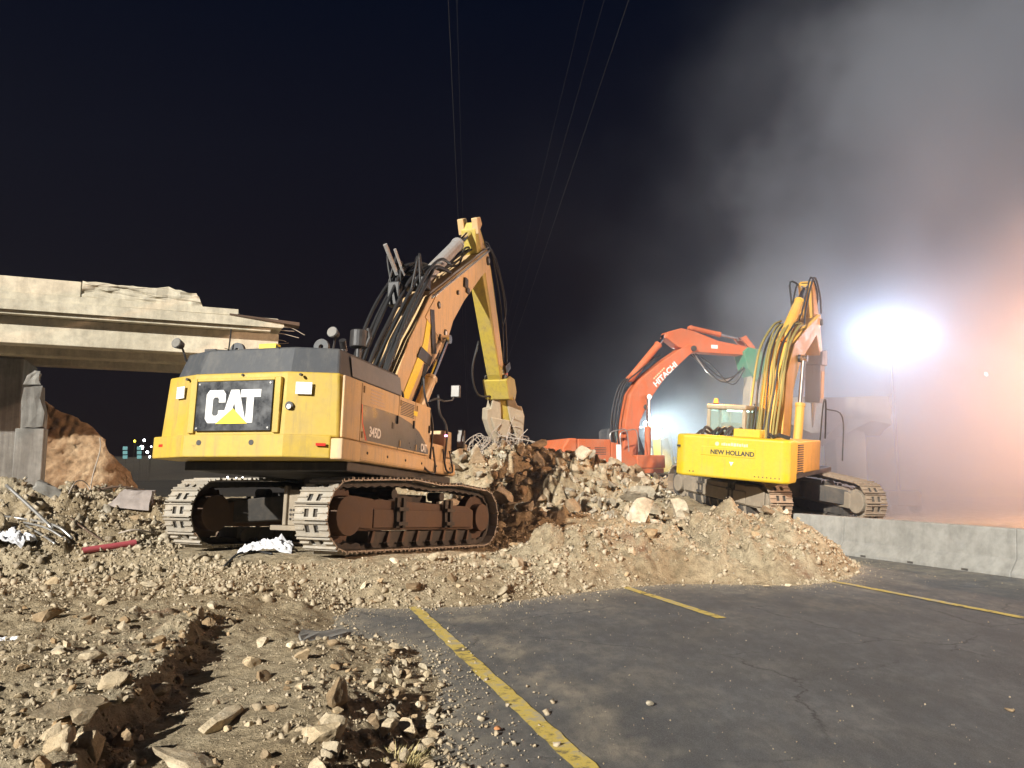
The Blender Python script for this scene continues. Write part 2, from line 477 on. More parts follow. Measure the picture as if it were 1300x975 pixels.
def clods(x, y, cell, seed, fill=0.6):
    xi = np.floor(x/cell).astype(int); yi = np.floor(y/cell).astype(int)
    out = np.zeros(x.shape)
    for di in (-1, 0, 1):
        for dj in (-1, 0, 1):
            i, j = xi+di, yi+dj
            h = _perm[(_perm[(i+seed) & 511] + j) & 511]; h2 = _perm[(h+101+seed) & 511]; h3 = _perm[(h2+57) & 511]
            cx = (i + 0.15 + 0.7*h/511)*cell; cy = (j + 0.15 + 0.7*h2/511)*cell
            r = cell*(0.22 + 0.36*(h3/511)**2)*(h3/511 > 1-fill)
            a = h*0.0123; c, s_ = np.cos(a), np.sin(a)
            dx, dy = x-cx, y-cy
            p, q = dx*c+dy*s_, (-dx*s_+dy*c)*1.35
            d = np.maximum(np.sqrt(p*p+q*q), 0.92*np.maximum(np.abs(p), np.abs(q))*1.12)
            top = r*(0.55 + 0.35*np.cos(h2*0.7)*p/(r+1e-6) + 0.25*np.sin(h3*0.9)*q/(r+1e-6))
            out = np.maximum(out, np.clip(np.minimum((r-d)*1.9, top), 0, None))
    return out
CAT_C = (-3.07, 14.56); CAT_Z = 0.40; CAT_G = (-0.019, -0.053)
NH_C = (7.0, 21.45); NH_Z = 0.72; NH_G = (-0.045, 0.092)
RUT = [tuple(ground_px(*p, 0.15)[:2]) for p in [(60, 1100), (140, 960), (225, 835), (312, 752), (375, 706)]]
def bumpf(x, y, cx, cy, sx, sy, a, rot=0.0):
    c, s = math.cos(rot), math.sin(rot)
    dx, dy = x-cx, y-cy
    p, q = (dx*c+dy*s)/sx, (-dx*s+dy*c)/sy
    return a*np.exp(-0.5*(p*p+q*q))
def rut_sd(x, y):
    """signed lateral offset from the rut's edge, + to the right"""
    best = np.full(x.shape, 1e9); sg = np.zeros(x.shape)
    for i in range(len(RUT)-1):
        ax, ay = RUT[i]; bx, by = RUT[i+1]
        ex, ey = bx-ax, by-ay; L = math.hypot(ex, ey)
        t = np.clip(((x-ax)*ex + (y-ay)*ey)/(L*L), 0, 1)
        d = np.hypot(x-ax-t*ex, y-ay-t*ey)
        s = ((x-ax)*ey - (y-ay)*ex)/L
        m = d < best
        best = np.where(m, d, best); sg = np.where(m, np.sign(s)*d, sg)
    return sg
def height(x, y):
    x = np.asarray(x, float); y = np.asarray(y, float)
    wx = x + 0.35*pn(x*0.9, y*0.9) ; wy = y + 0.35*pn(x*0.9+40, y*0.9)
    sd = poly_sd(x + 0.10*pn(x*2.2, y*2.2) + 0.05*pn(x*7, y*7), y + 0.10*pn(x*2.2+9, y*2.2))
    h = 0.07*sstep(0.0, 0.45, sd) + 0.12*sstep(0.2, 1.8, sd)
    # near field: rut with a steep bank on its left
    rs = rut_sd(wx*0.4 + x*0.6, wy*0.4 + y*0.6) + 0.10*fbm(x, y, 2.3, 3, 0.6)
    near = sstep(10.2, 6.3, y)
    h = h + near*(0.10*sstep(0.12, -0.10, rs)*sstep(-2.2, -0.3, rs) - 0.07*sstep(-0.1, 0.06, rs)*sstep(1.15, 0.35, rs))
    h = h + (bumpf(x, y, -0.85, 4.9, 0.7, 0.9, 0.20) + bumpf(x, y, -1.5, 7.2, 0.5, 0.5, 0.10) + bumpf(x, y, -3.6, 5.6, 0.8, 0.6, 0.10))*sstep(0.05, 0.9, sd)
    # dumped mound along the edge of the asphalt
    md = bumpf(wx, wy, 3.5, 15.0, 1.5, 1.05, 0.50) + bumpf(wx, wy, 0.75, 13.3, 0.75, 0.6, 0.42) + bumpf(wx, wy, 5.3, 14.5, 0.95, 0.75, 0.28) \
        + bumpf(wx, wy, -1.4, 12.0, 1.3, 0.8, 0.16) + bumpf(wx, wy, 2.0, 13.4, 0.8, 0.7, 0.26) + bumpf(wx, wy, 4.3, 13.6, 0.9, 0.6, 0.26)
    # brown berm and broken-up heap behind
    hp = bumpf(wx, wy, 1.2, 18.3, 2.2, 0.9, 0.50) + bumpf(wx, wy, -0.9, 24.6, 3.0, 2.0, 1.05) + bumpf(wx, wy, 3.2, 25.0, 2.8, 2.0, 1.18) \
        + bumpf(wx, wy, 1.0, 22.0, 2.6, 1.4, 0.70) + bumpf(wx, wy, -2.5, 22.6, 2.6, 1.6, 0.85)
    lf = bumpf(wx, wy, -9.2, 15.7, 2.1, 1.3, 0.74) + bumpf(wx, wy, -12.5, 16.6, 2.6, 1.8, 0.80) + bumpf(wx, wy, -7.2, 17.0, 1.3, 1.2, 0.45) \
        + bumpf(wx, wy, -7.4, 12.6, 0.9, 0.35, -0.28, 0.2) + bumpf(wx, wy, -16, 12, 3, 3, 0.8)
    ins = sstep(-0.02, 0.6, sd)
    h = h + (md + hp + lf)*ins
    # machine pads
    d1 = np.hypot(x-CAT_C[0], y-CAT_C[1]); w1 = np.exp(-(d1/3.35)**6)
    h = h*(1-w1) + w1*(CAT_Z + CAT_G[0]*(x-CAT_C[0]) + CAT_G[1]*(y-CAT_C[1]) - 0.02)
    d2 = np.hypot(x-NH_C[0], y-NH_C[1]); w2 = np.exp(-(d2/3.3)**6)
    h = h*(1-w2) + w2*(NH_Z + NH_G[0]*(x-NH_C[0]) + NH_G[1]*(y-NH_C[1]) + 0.10)
    rough = 0.55 + 0.9*np.clip((md+hp+lf)/0.7, 0, 1)*sstep(9, 12, y)
    rough = rough*(1-0.75*w1-0.6*w2)
    flat = 1 - 0.75*sstep(0.0, 0.2, rs)*sstep(1.3, 0.9, rs)*near          # the pressed rut floor is smooth
    n = 0.10*fbm(x, y, 0.9, 4, 0.52) + 0.07*fbm(x, y, 2.7, 4, 0.55, True)*flat + 0.026*fbm(x, y, 11, 3, 0.6)*flat
    wxx, wyy = x + 0.03*pn(x*14, y*14), y + 0.03*pn(x*14+5, y*14)
    cm = np.clip(0.75 + 1.3*pn(x*0.8+3, y*0.8-7), 0.15, 1.3)
    n = n + flat*cm*(0.85*clods(wxx, wyy, 0.42, 3, 0.42) + 0.8*clods(wxx, wyy, 0.17, 8, 0.55)) + flat*0.6*clods(x, y, 0.075, 20, 0.6)*sstep(11, 8, y)
    n = n + 0.7*clods(wxx, wyy, 0.75, 31, 0.5)*sstep(11, 12.5, y)*np.clip((md*0.9+hp+lf)/0.6, 0, 1) + 0.10*fbm(x, y, 1.6, 3, 0.6, True)*np.clip(md/0.3, 0, 1)
    h = h + n*rough*sstep(0.02, 0.5, sd)
    return np.where(sd > 0, np.maximum(h, 0.012*sstep(0, 0.1, sd)), -0.05 + 0.05*sstep(-0.12, 0.0, sd)*0.9)
def hz(x, y):
    return float(height(np.array([x]), np.array([y]))[0])

def grid_mesh(name, X, Y, Z, mat, smooth=True):
    nr, nc = X.shape
    co = np.stack([X, Y, Z], -1).reshape(-1, 3)
    i = np.arange(nr*nc).reshape(nr, nc)
    q = np.stack([i[:-1, :-1], i[:-1, 1:], i[1:, 1:], i[1:, :-1]], -1).reshape(-1, 4)
    me = bpy.data.meshes.new(name)
    me.vertices.add(len(co)); me.vertices.foreach_set('co', co.ravel().astype('f4'))
    me.loops.add(q.size); me.loops.foreach_set('vertex_index', q.ravel().astype('i4'))
    me.polygons.add(len(q)); me.polygons.foreach_set('loop_start', np.arange(0, q.size, 4, dtype='i4')); me.polygons.foreach_set('loop_total', np.full(len(q), 4, 'i4'))
    me.polygons.foreach_set('use_smooth', np.full(len(q), smooth))
    me.update(calc_edges=True); me.validate()
    if mat: me.materials.append(mat)
    return me

rows = 1.5*1.0046**np.arange(780)
cols = np.linspace(-1.0, 0.86, 760)
GY = np.repeat(rows[:, None], len(cols), 1); GX = rows[:, None]*cols[None, :]
GZ = height(GX, GY)
dirt = link('dirt_ground', grid_mesh('dirt_ground', GX, GY, GZ, M_DIRT))
tag(dirt, kind='structure')

# asphalt sheet and the far ground
def road_pt(q, s, z=0.0):
    p = ROADN*q + ROADDIR*s
    return (p.x, p.y, z)
mb = MB()
qs = np.linspace(-2.2, 12.6, 200); ss = np.linspace(-12, 40, 560)
QX = qs[None, :]*ROADN.x + ss[:, None]*ROADDIR.x; QY = qs[None, :]*ROADN.y + ss[:, None]*ROADDIR.y
road = link('road', grid_mesh('road', QX, QY, 0.006*fbm(QX, QY, 0.5, 2), M_ASPH)); tag(road, kind='structure')
_sd = poly_sd(QX + 0.12*pn(QX*1.9, QY*1.9), QY + 0.12*pn(QX*1.9+4, QY*1.9)); _q = qs[None, :] + 0*QX
_n = 0.5 + 0.9*fbm(QX, QY, 1.3, 5, 0.65)
_drift = np.exp(np.minimum(_sd, 0)/0.42)*np.clip(0.45+_n, 0, 1)*0.95
_drift = np.maximum(_drift, np.exp(np.minimum(_sd, 0)/1.6)*np.clip(_n*1.3-0.35, 0, 1)*0.75)
_drift = np.maximum(_drift, np.exp(-((_q-2.35-0.12*pn(QX*0.7, QY*0.7))/0.38)**2)*np.clip(_n*1.5-0.25, 0, 1)*0.75)      # swept along the edge line
_drift = np.maximum(_drift, np.clip((_q-10.4)/1.2, 0, 1)*np.clip(_n, 0, 1)*0.7)
_at = road.data.attributes.new('dust', 'FLOAT', 'POINT'); _at.data.foreach_set('value', np.clip(_drift, 0, 1).ravel().astype('f4'))
me = MB().add([(-1500, -300, -0.09), (1500, -300, -0.09), (1500, 2400, -0.09), (-1500, 2400, -0.09)], [(0, 1, 2, 3)]).mesh('far_ground', M_FAR)
tag(link('far_ground', me), kind='structure')
QX2 = np.linspace(12.6, 42, 30)[None, :]*ROADN.x + np.linspace(-12, 70, 80)[:, None]*ROADDIR.x
QY2 = np.linspace(12.6, 42, 30)[None, :]*ROADN.y + np.linspace(-12, 70, 80)[:, None]*ROADDIR.y
road2 = link('road', grid_mesh('road', QX2, QY2, -0.02 + 0.05*fbm(QX2, QY2, 0.5, 4), M_DIRT)); tag(road2, kind='structure')
road2.name = 'dusty_verge'

def line_strip(q, s0, s1, w, label):
    n = max(8, int((s1-s0)/0.12))
    mb = MB()
    L = []; 
    for i in range(n+1):
        s = s0 + (s1-s0)*i/n
        j1, j2 = random.uniform(-0.008, 0.008), random.uniform(-0.008, 0.008)
        for qq in (q - w/2 + j1, q + w/2 + j2):
            x, y, _ = road_pt(qq, s)
            L.append((x, y, 0.0105 + 0.006*float(fbm(np.array([x]), np.array([y]), 0.5, 2)[0])))
    mb.add(L, [(2*i, 2*i+1, 2*i+3, 2*i+2) for i in range(n)])
    o = mb.build('lane_line', M_LINE)
    tag(o, kind='structure')
line_strip(1.85, -4, 11.5, 0.15, '')
line_strip(5.29, 8.45, 13.0, 0.13, '')
line_strip(8.83, -4, 12.5, 0.13, '')

# ------------------------------------------------------------------ rocks
def hull_mesh(name, n, sq, seed, mat, jag=0.25, sub=0, smooth=False):
    rn = np.random.default_rng(seed)
    p = rn.normal(size=(n, 3)); p /= np.linalg.norm(p, axis=1)[:, None]
    p = np.sign(p)*np.abs(p)**0.75
    p *= (1 - jag*rn.random((n, 1)))*np.array(sq)*0.5
    bm = bmesh.new()
    for c in p: bm.verts.new(c)
    r = bmesh.ops.convex_hull(bm, input=bm.verts)
    junk = {g for k in ('geom_interior', 'geom_unused') for g in r[k] if isinstance(g, bmesh.types.BMVert)}
    bmesh.ops.delete(bm, geom=list(junk), context='VERTS')
    if sub:
        bmesh.ops.bevel(bm, geom=list(bm.edges), offset=0.045, segments=1, affect='EDGES', clamp_overlap=True)
        bmesh.ops.triangulate(bm, faces=bm.faces)
        bmesh.ops.subdivide_edges(bm, edges=[e for e in bm.edges if e.calc_length() > 0.16], cuts=1)
        for v in bm.verts:
            v.co += v.co.normalized()*rn.normal()*0.018
        bmesh.ops.triangulate(bm, faces=bm.faces)
    me = bpy.data.meshes.new(name)
    bm.to_mesh(me); bm.free()
    me.materials.append(mat)
    if smooth: me.polygons.foreach_set('use_smooth', [True]*len(me.polygons))
    return me
def rock_mesh(name, seed, mat, sq, planes, cut, rough, sub=3, smooth=True):
    """an icosphere chipped flat by random planes, then roughened"""
    rn = np.random.default_rng(seed)
    bm = bmesh.new(); bmesh.ops.create_icosphere(bm, subdivisions=sub, radius=0.5)
    P = np.array([v.co[:] for v in bm.verts])
    for k in range(planes):
        n = rn.normal(size=3); n /= np.linalg.norm(n)
        d = rn.uniform(*cut)
        ex = P @ n - d
        P = P - np.where(ex > 0, ex, 0)[:, None]*n[None, :]*0.96
    P = P * (np.array(sq)/max(1e-6, np.abs(P).max()*2))
    dsp = fbm(P[:, 0]*3+P[:, 2]*2+seed, P[:, 1]*3-P[:, 2]*2, 1.6, 4, 0.6)
    P = P * (1 + rough*dsp[:, None])
    for v, c in zip(bm.verts, P): v.co = c
    me = bpy.data.meshes.new(name); bm.to_mesh(me); bm.free()
    me.materials.append(mat)
    me.polygons.foreach_set('use_smooth', [smooth]*len(me.polygons))
    return me
STONES = [rock_mesh('stone', 100+i, M_STONE, (1.0, random.uniform(0.65, 0.9), random.uniform(0.5, 0.75)), 10+i, (0.16, 0.40), 0.13, 3, False) for i in range(12)]
CHUNKS = [rock_mesh('concrete_chunk', 300+i, M_CHUNK, (1.0, random.uniform(0.5, 0.9), random.uniform(0.35, 0.8)), 12, (0.12, 0.36), 0.10, 3, False) for i in range(12)]

def rand_rot(tilt=0.5):
    return Matrix.Rotation(random.uniform(0, 6.283), 4, 'Z') @ Matrix.Rotation(random.gauss(0, tilt), 4, 'X') @ Matrix.Rotation(random.gauss(0, tilt), 4, 'Y')
def put_rock(kind, meshes, x, y, size, label, cat, group=None, sink=0.15, tilt=0.5, z=None, sc=(1, 1, 1)):
    zz = hz(x, y) if z is None else z
    o = link(kind, random.choice(meshes))
    o.matrix_world = Matrix.Translation((x, y, zz + size*(0.26-sink)*sc[2])) @ rand_rot(tilt) @ Matrix.Diagonal((size*sc[0], size*sc[1], size*sc[2], 1))
    tag(o, label, cat, group)
    return o
# named large stones seen in the foreground
big = [((412, 950), 0.30, 'large rounded pale boulder at the edge of the asphalt', (1.15, .8, .95)),
       ((425, 908), 0.27, 'brown upright boulder leaning over a rounded pale boulder', (1.0, .8, 1.2)),
       ((495, 906), 0.20, 'pointed tan stone on the slope above the dry grass tuft', (1.0, .9, 1.0)),
       ((280, 922), 0.42, 'long flat whitish boulder half buried in the dirt', (1.3, .7, .5)),
       ((245, 968), 0.46, 'broad pale slab of rock sunk in the dirt below the long flat boulder', (1.3, .8, .5)),
       ((384, 838), 0.22, 'smooth round cream stone beside the broken asphalt edge', (1.1, .9, .85)),
       ((62, 790), 0.42, 'broad tan boulder with a deep shadow under its right side', (1.2, .8, .7)),
       ((190, 746), 0.34, 'rounded tan boulder on top of the churned dirt', (1.2, .8, .7)),
       ((253, 730), 0.40, 'dome shaped earthy boulder in front of the left track', (1.2, .9, .8)),
       ((115, 868), 0.30, 'tilted tan boulder on the crest of the rut bank', (1.3, .8, .8)),
       ((100, 945), 0.42, 'long brown rock lying along the foot of the rut bank', (1.5, .7, .6)),
       ((75, 855), 0.16, 'dark brown stone standing on the left of the rut bank', (1, 1, 1.1)),
       ((170, 790), 0.24, 'pale blocky rock sticking out of the upper rut bank', (1, .9, .9)),
       ((600, 890), 0.0, '', None)]
for (u, v), s, lab, sc in big:
    if not s: continue
    p = ground_px(u, v, 0.2)
    put_rock('boulder', STONES, p.x, p.y, s, lab, 'boulder', sink=0.12, tilt=0.18, sc=sc)

placed = []
def scatter(n, area, sizes, kind, meshes, label, cat, group, accept=None, sink=0.15):
    k = tries = 0
    while k < n and tries < n*40:
        tries += 1
        x, y = area()
        if accept is not None and not accept(x, y): continue
        s = sizes()
        if any((x-a)**2+(y-b)**2 < (0.42*(s+c))**2 for a, b, c in placed[-160:]): continue
        placed.append((x, y, s))
        lb, gp = label(x, y, s) if callable(label) else (label, group)
        put_rock(kind, meshes, x, y, s, lb, cat, gp, sink)
        k += 1
def in_dirt(x, y, m=0.1):
    return float(poly_sd(np.array([x]), np.array([y]))[0]) > m
def off_cat(x, y):
    return math.hypot(x-CAT_C[0], y-CAT_C[1]) > 3.1
def px_area(u0, u1, v0, v1, z=0.2):
    def f():
        p = ground_px(random.uniform(u0, u1), random.uniform(v0, v1), z)
        return p.x, p.y
    return f
in_rut = lambda x, y: 0.1 < float(rut_sd(np.array([x]), np.array([y]))[0]) < 1.0
powsz = lambda a, b, k=2.2: (lambda: a*((1-random.random()*(1-(a/b)**k))**(-1/k)))
def sized(steps, text, group):
    def f(x, y, s):
        w = next((n for lim, n in steps if s < lim), steps[-1][1])
        return text % w, group + ', ' + w
    return f
def heap_label(x, y, s):
    w = 'small' if s < 0.48 else 'large' if s > 0.85 else 'middling'
    z = 'beside the track of the bright yellow excavator' if x > 4.2 else 'below the hanging rebar' if x < 1.0 and y > 22.5 else 'in front of the orange excavator' if y > 22.5 else 'at the foot of the demolition heap'
    return '%s jagged broken concrete chunk %s' % (w, z), '%s chunks %s' % (w, z)
SZ = [(0.08, 'fist sized'), (0.13, 'hand sized'), (9, 'head sized')]
SZM = [(0.15, 'small'), (0.23, 'middling'), (9, 'large')]
# loose stones of the near dirt field, then the mound's stones
scatter(200, px_area(-40, 560, 745, 985), powsz(0.06, 0.30, 1.7), 'stone', STONES, sized(SZ, '%s loose tan stone lying in the churned dirt left of the asphalt', 'loose stones in the near dirt'), 'stone',
        'loose stones in the near dirt', lambda x, y: in_dirt(x, y, 0.12) and (not in_rut(x, y) or random.random() < 0.2))
scatter(95, px_area(440, 1100, 690, 766, 0.3), powsz(0.10, 0.34), 'stone', STONES, sized(SZM, '%s tan stone stuck in the dumped earth mound by the lane lines', 'stones in the dumped mound'), 'stone',
        'stones in the dumped mound', lambda x, y: in_dirt(x, y, 0.15) and off_cat(x, y) and y < 17.3)
def rut_area():
    i = random.randrange(len(RUT)-1); t = random.random()
    return (RUT[i][0]*(1-t)+RUT[i+1][0]*t + random.gauss(-0.02, 0.13), RUT[i][1]*(1-t)+RUT[i+1][1]*t + random.gauss(0, 0.1))
scatter(60, rut_area, powsz(0.06, 0.24, 1.6), 'clod', STONES, sized(SZ, '%s earthy clod crumbling off the bank of the wheel rut', 'clods of the rut bank'), 'clod', None, lambda x, y: 2.4 < y < 9.5, 0.12)
scatter(40, px_area(450, 560, 815, 950, 0.15), powsz(0.10, 0.2), 'stone', STONES, 'stone at the right edge of the near dirt spilling onto the asphalt', 'stone',
        'stones along the asphalt edge', lambda x, y: in_dirt(x, y, 0.02) and not in_dirt(x, y, 0.5))
def left_area(): return random.uniform(-13.5, -6.0), random.uniform(12.6, 18.5)
scatter(110, left_area, powsz(0.14, 0.45), 'rubble_lump', CHUNKS, sized([(0.19, 'small'), (0.29, 'middling'), (9, 'large')], '%s grey tan lump of rubble heaped in front of the cut bank', 'rubble lumps by the cut bank'), 'rubble',
        'rubble lumps by the cut bank', off_cat)
# concrete chunks of the demolished deck
def heap_area():
    while True:
        x, y = random.uniform(-3.6, 6.4), random.uniform(18.8, 26.2)
        if x < -1.6 and y < 23.5: continue
        if random.random() < (0.5 if y < 19.6 else 1.0): return x, y
heap_ok = lambda x, y: math.hypot(x-NH_C[0], y-NH_C[1]) > 3.0 and off_cat(x, y) and not (x < 4 and 16.5 < y < 18.8)
scatter(300, heap_area, powsz(0.36, 1.35, 1.5), 'concrete_chunk', CHUNKS, heap_label, 'concrete chunk',
        'chunks of the demolition heap', heap_ok, 0.05)
scatter(14, px_area(905, 990, 655, 672, 0.75), powsz(0.22, 0.5), 'concrete_chunk', CHUNKS, 'blue grey concrete lump under the rear of the bright yellow excavator', 'concrete chunk',
        'lumps under the bright yellow excavator', None, 0.05)

# what nobody could count: pebbles and clods, one mesh each
def pebble_field(name, n, gen, s0, s1, mat, kind_label, k=2.4, hullpts=9, flat=True):
    variants = []
    for i in range(6):
        me = hull_mesh('tmp', hullpts, (1, 0.8, 0.65), 900+i, mat, 0.25)
        V = np.array([v.co[:] for v in me.vertices]); T = np.array([p.vertices[:] for p in me.polygons if len(p.vertices) == 3])
        variants.append((V, T)); bpy.data.meshes.remove(me)
    x, y = gen(n)
    u = rng.random(len(x))
    s = s0*((1-u*(1-(s0/s1)**k))**(-1/k))
    z = np.maximum(height(x, y), 0.006)
    VV, TT, base = [], [], 0
    idx = rng.integers(0, len(variants), len(x))
    for vi, (V, T) in enumerate(variants):
        m = np.where(idx == vi)[0]
        if not len(m): continue
        q = rng.normal(size=(len(m), 4)); q /= np.linalg.norm(q, axis=1)[:, None]
        w, a, b, c = q.T
        Rm = np.stack([np.stack([1-2*(b*b+c*c), 2*(a*b-w*c), 2*(a*c+w*b)], -1), np.stack([2*(a*b+w*c), 1-2*(a*a+c*c), 2*(b*c-w*a)], -1), np.stack([2*(a*c-w*b), 2*(b*c+w*a), 1-2*(a*a+b*b)], -1)], 1)
        P = np.einsum('nij,vj->nvi', Rm, V)*s[m][:, None, None]
        P[..., 0] += x[m][:, None]; P[..., 1] += y[m][:, None]; P[..., 2] += (z[m]+s[m]*0.14)[:, None]
        VV.append(P.reshape(-1, 3))
        TT.append((T[None]+(np.arange(len(m))*len(V))[:, None, None]+base).reshape(-1, 3)); base += len(m)*len(V)
    co = np.concatenate(VV); t = np.concatenate(TT)
    me = bpy.data.meshes.new(name)
    me.vertices.add(len(co)); me.vertices.foreach_set('co', co.ravel().astype('f4'))
    me.loops.add(t.size); me.loops.foreach_set('vertex_index', t.ravel().astype('i4'))
    me.polygons.add(len(t)); me.polygons.foreach_set('loop_start', np.arange(0, t.size, 3, dtype='i4')); me.polygons.foreach_set('loop_total', np.full(len(t), 3, 'i4'))
    me.update(calc_edges=True)
    me.materials.append(mat)
    o = link(name, me)
    tag(o, kind_label, 'gravel', kind='stuff')
    return o
def gen_near(n):
    y = 1.9*(11.5/1.9)**rng.random(n*3); x = y*rng.uniform(-0.8, 0.25, n*3)
    sd = poly_sd(x, y); rs = rut_sd(x, y)
    ok = (sd > 0.03) & ((rs < 0.15) | (rs > 1.0) | (rng.random(len(x)) < 0.35)) & (np.hypot(x-CAT_C[0], y-CAT_C[1]) > 2.7)
    cl = pn(x*1.3, y*1.3) + 0.35*rng.normal(size=len(x)) > -0.12
    ok &= cl
    return x[ok][:n], y[ok][:n]
pebble_field('gravel', 15000, gen_near, 0.012, 0.10, M_PEB, 'small loose gravel and clods over the near dirt', 2.0)
def gen_mid(n):
    x = rng.uniform(-9, 7.2, n*3); y = rng.uniform(10, 17.5, n*3)
    sd = poly_sd(x, y)
    ok = (sd > 0.0) & (np.hypot(x-CAT_C[0], y-CAT_C[1]) > 2.9) & (pn(x*0.9+5, y*0.9) + 0.3*rng.normal(size=len(x)) > -0.15)
    return x[ok][:n], y[ok][:n]
pebble_field('gravel', 17000, gen_mid, 0.03, 0.20, M_PEB, 'gravelly debris on the dumped mound and around the tracks', 2.2)
def gen_heap(n):
    x = rng.uniform(-14, 8, n*2); y = rng.uniform(12.5, 28, n*2)
    ok = ((y > 18) | (x < -6)) & (np.hypot(x-CAT_C[0], y-CAT_C[1]) > 3.2) & (np.hypot(x-NH_C[0], y-NH_C[1]) > 2.6)
    return x[ok][:n], y[ok][:n]
pebble_field('debris', 9000, gen_heap, 0.06, 0.30, M_CHUNK, 'small broken debris filling the demolition heaps', 1.9)
def gen_road(n):
    q = rng.uniform(-0.5, 11.4, n*2); s = 2.5*(16/2.5)**rng.random(n*2)
    x = q*ROADN.x + s*ROADDIR.x; y = q*ROADN.y + s*ROADDIR.y
    sd = poly_sd(x, y)
    ok = (sd < -0.01) & (y > 1.5) & (rng.random(len(x)) < np.clip(np.exp(sd/0.55)+0.06+0.10*(q < 5)+0.5*(q > 10.6), 0, 1))
    return x[ok][:n], y[ok][:n]
def gen_edge(n):
    y = 2.2*(16/2.2)**rng.random(n*25); x = y*rng.uniform(-0.3, 0.55, n*25)
    sd = poly_sd(x, y)
    ok = (sd < 0.02) & (sd > -0.9) & (rng.random(len(x)) < np.exp(sd/0.22))
    return x[ok][:n], y[ok][:n]
pebble_field('spilled_grit', 2600, gen_edge, 0.014, 0.09, M_PEB, 'small stones spilled off the dirt onto the asphalt edge', 2.2)
pebble_field('road_grit', 5200, gen_road, 0.008, 0.05, M_PEB, 'scattered grit and small stones on the asphalt', 2.6)

# ------------------------------------------------------------------ bridge, bank, pier, barriers
BD = Vector((0.9205, 0.3907, 0)); BN = Vector((0.3907, -0.9205, 0))        # along the deck, towards the camera side
B0 = Vector((-9.4, 21.7, 0))
BM = Matrix(((BD.x, -BN.x, 0, B0.x), (BD.y, -BN.y, 0, B0.y), (0, 0, 1, 0), (0, 0, 0, 1)))     # local x along deck, y away from camera
bridge = empty('bridge', BM)
tag(bridge, 'half demolished concrete overpass with pale beam and crumbling parapet', 'bridge')
def rough_end(mb_o, amt, axis=0, lim=None, cuts=3):
    """break up a cut end: subdivide and push vertices near the +x end about"""
    bm = bmesh.new(); bm.from_mesh(mb_o.data)
    bmesh.ops.subdivide_edges(bm, edges=bm.edges[:], cuts=cuts, use_grid_fill=True)
    for v in bm.verts:
        if lim is None or v.co.x > lim:
            q = pn(np.array([v.co.y*2.3+v.co.z*3.1]), np.array([v.co.z*2.9+7+v.co.y]))[0]
            v.co.x += amt*q + random.uniform(-0.03, 0.03)
            v.co.z += random.uniform(-0.02, 0.02)
    bm.to_mesh(mb_o.data); bm.free()
for k, y in enumerate((0.0, 2.25, 4.5)):
    o = MB().prism_x([(y+0.0, 5.20), (y+0.55, 5.20), (y+0.55, 5.92), (y+0.0, 5.92)], -26, 2.62 - 0.15*k).build('girder', M_CONC, bridge, bevel=0.02)
o = MB().box(-26, 2.35, -0.32, 5.4, 5.924, 6.02).build('soffit_slab', M_CONC, bridge)
o = MB().box(-26, 2.68, -0.42, 5.5, 6.024, 6.30).build('deck_slab', M_CONC, bridge); rough_end(o, 0.35, lim=2.0)
o = MB().box(-26, 1.42, -0.36, 0.10, 6.304, 6.50).build('deck_kerb', M_CONC, bridge); rough_end(o, 0.3, lim=1.0)
# parapet: sound part and the crumbling part
o = MB().box(-26, -2.6, -0.30, -0.06, 6.504, 6.93).build('parapet', M_CONC, bridge, bevel=0.015)
me = bpy.data.meshes.new('parapet')
bm = bmesh.new()
bmesh.ops.create_cube(bm, size=1.0)
bmesh.ops.subdivide_edges(bm, edges=bm.edges[:], cuts=9, use_grid_fill=True)
for v in bm.verts:
    a = v.co.copy()
    v.co = Vector((-1.05 + a.x*3.05, -0.18 + a.y*0.26, 6.504 + (a.z+0.5)*0.42))
    q = float(fbm(np.array([v.co.x*1.7]), np.array([v.co.z*2.5+a.y*2]), 2.0, 3)[0])
    v.co.y += 0.10*q; v.co.z += 0.07*q*(a.z+0.5)*2 - (0.10 if a.z > 0.3 and v.co.x > 0 else 0)*(0.5+q)
    if a.x > 0.42: v.co.x -= 0.18*(a.z+0.5)
bm.to_mesh(me); bm.free(); me.materials.append(M_CONC)
o = link('parapet', me, None, bridge); o['label'] = 'crumbled end of the parapet'
# torn deck edge, bent plate and rebar stubs at the cut end
MB().add([(1.2,-0.45,6.31),(3.15,-0.5,6.12),(3.2,0.1,6.14),(1.2,0.15,6.33),(1.2,-0.45,6.35),(3.15,-0.5,6.22),(3.2,0.1,6.24),(1.2,0.15,6.37)],
         [(3,2,1,0),(4,5,6,7),(0,1,5,4),(1,2,6,5),(2,3,7,6),(3,0,4,7)]).build('bent_plate', M_RUST, bridge)
for k in range(9):
    y = -0.3 + 0.6*k; z = random.choice((6.1, 6.22))
    MB().tube(spline([(2.4, y, z), (2.9, y+random.uniform(-.1, .1), z-0.02), (3.0+random.uniform(0, .4), y+random.uniform(-.25, .25), z+random.uniform(-.3, .2))], 4), 0.012, 5).build('rebar_stub', M_REBAR, bridge)
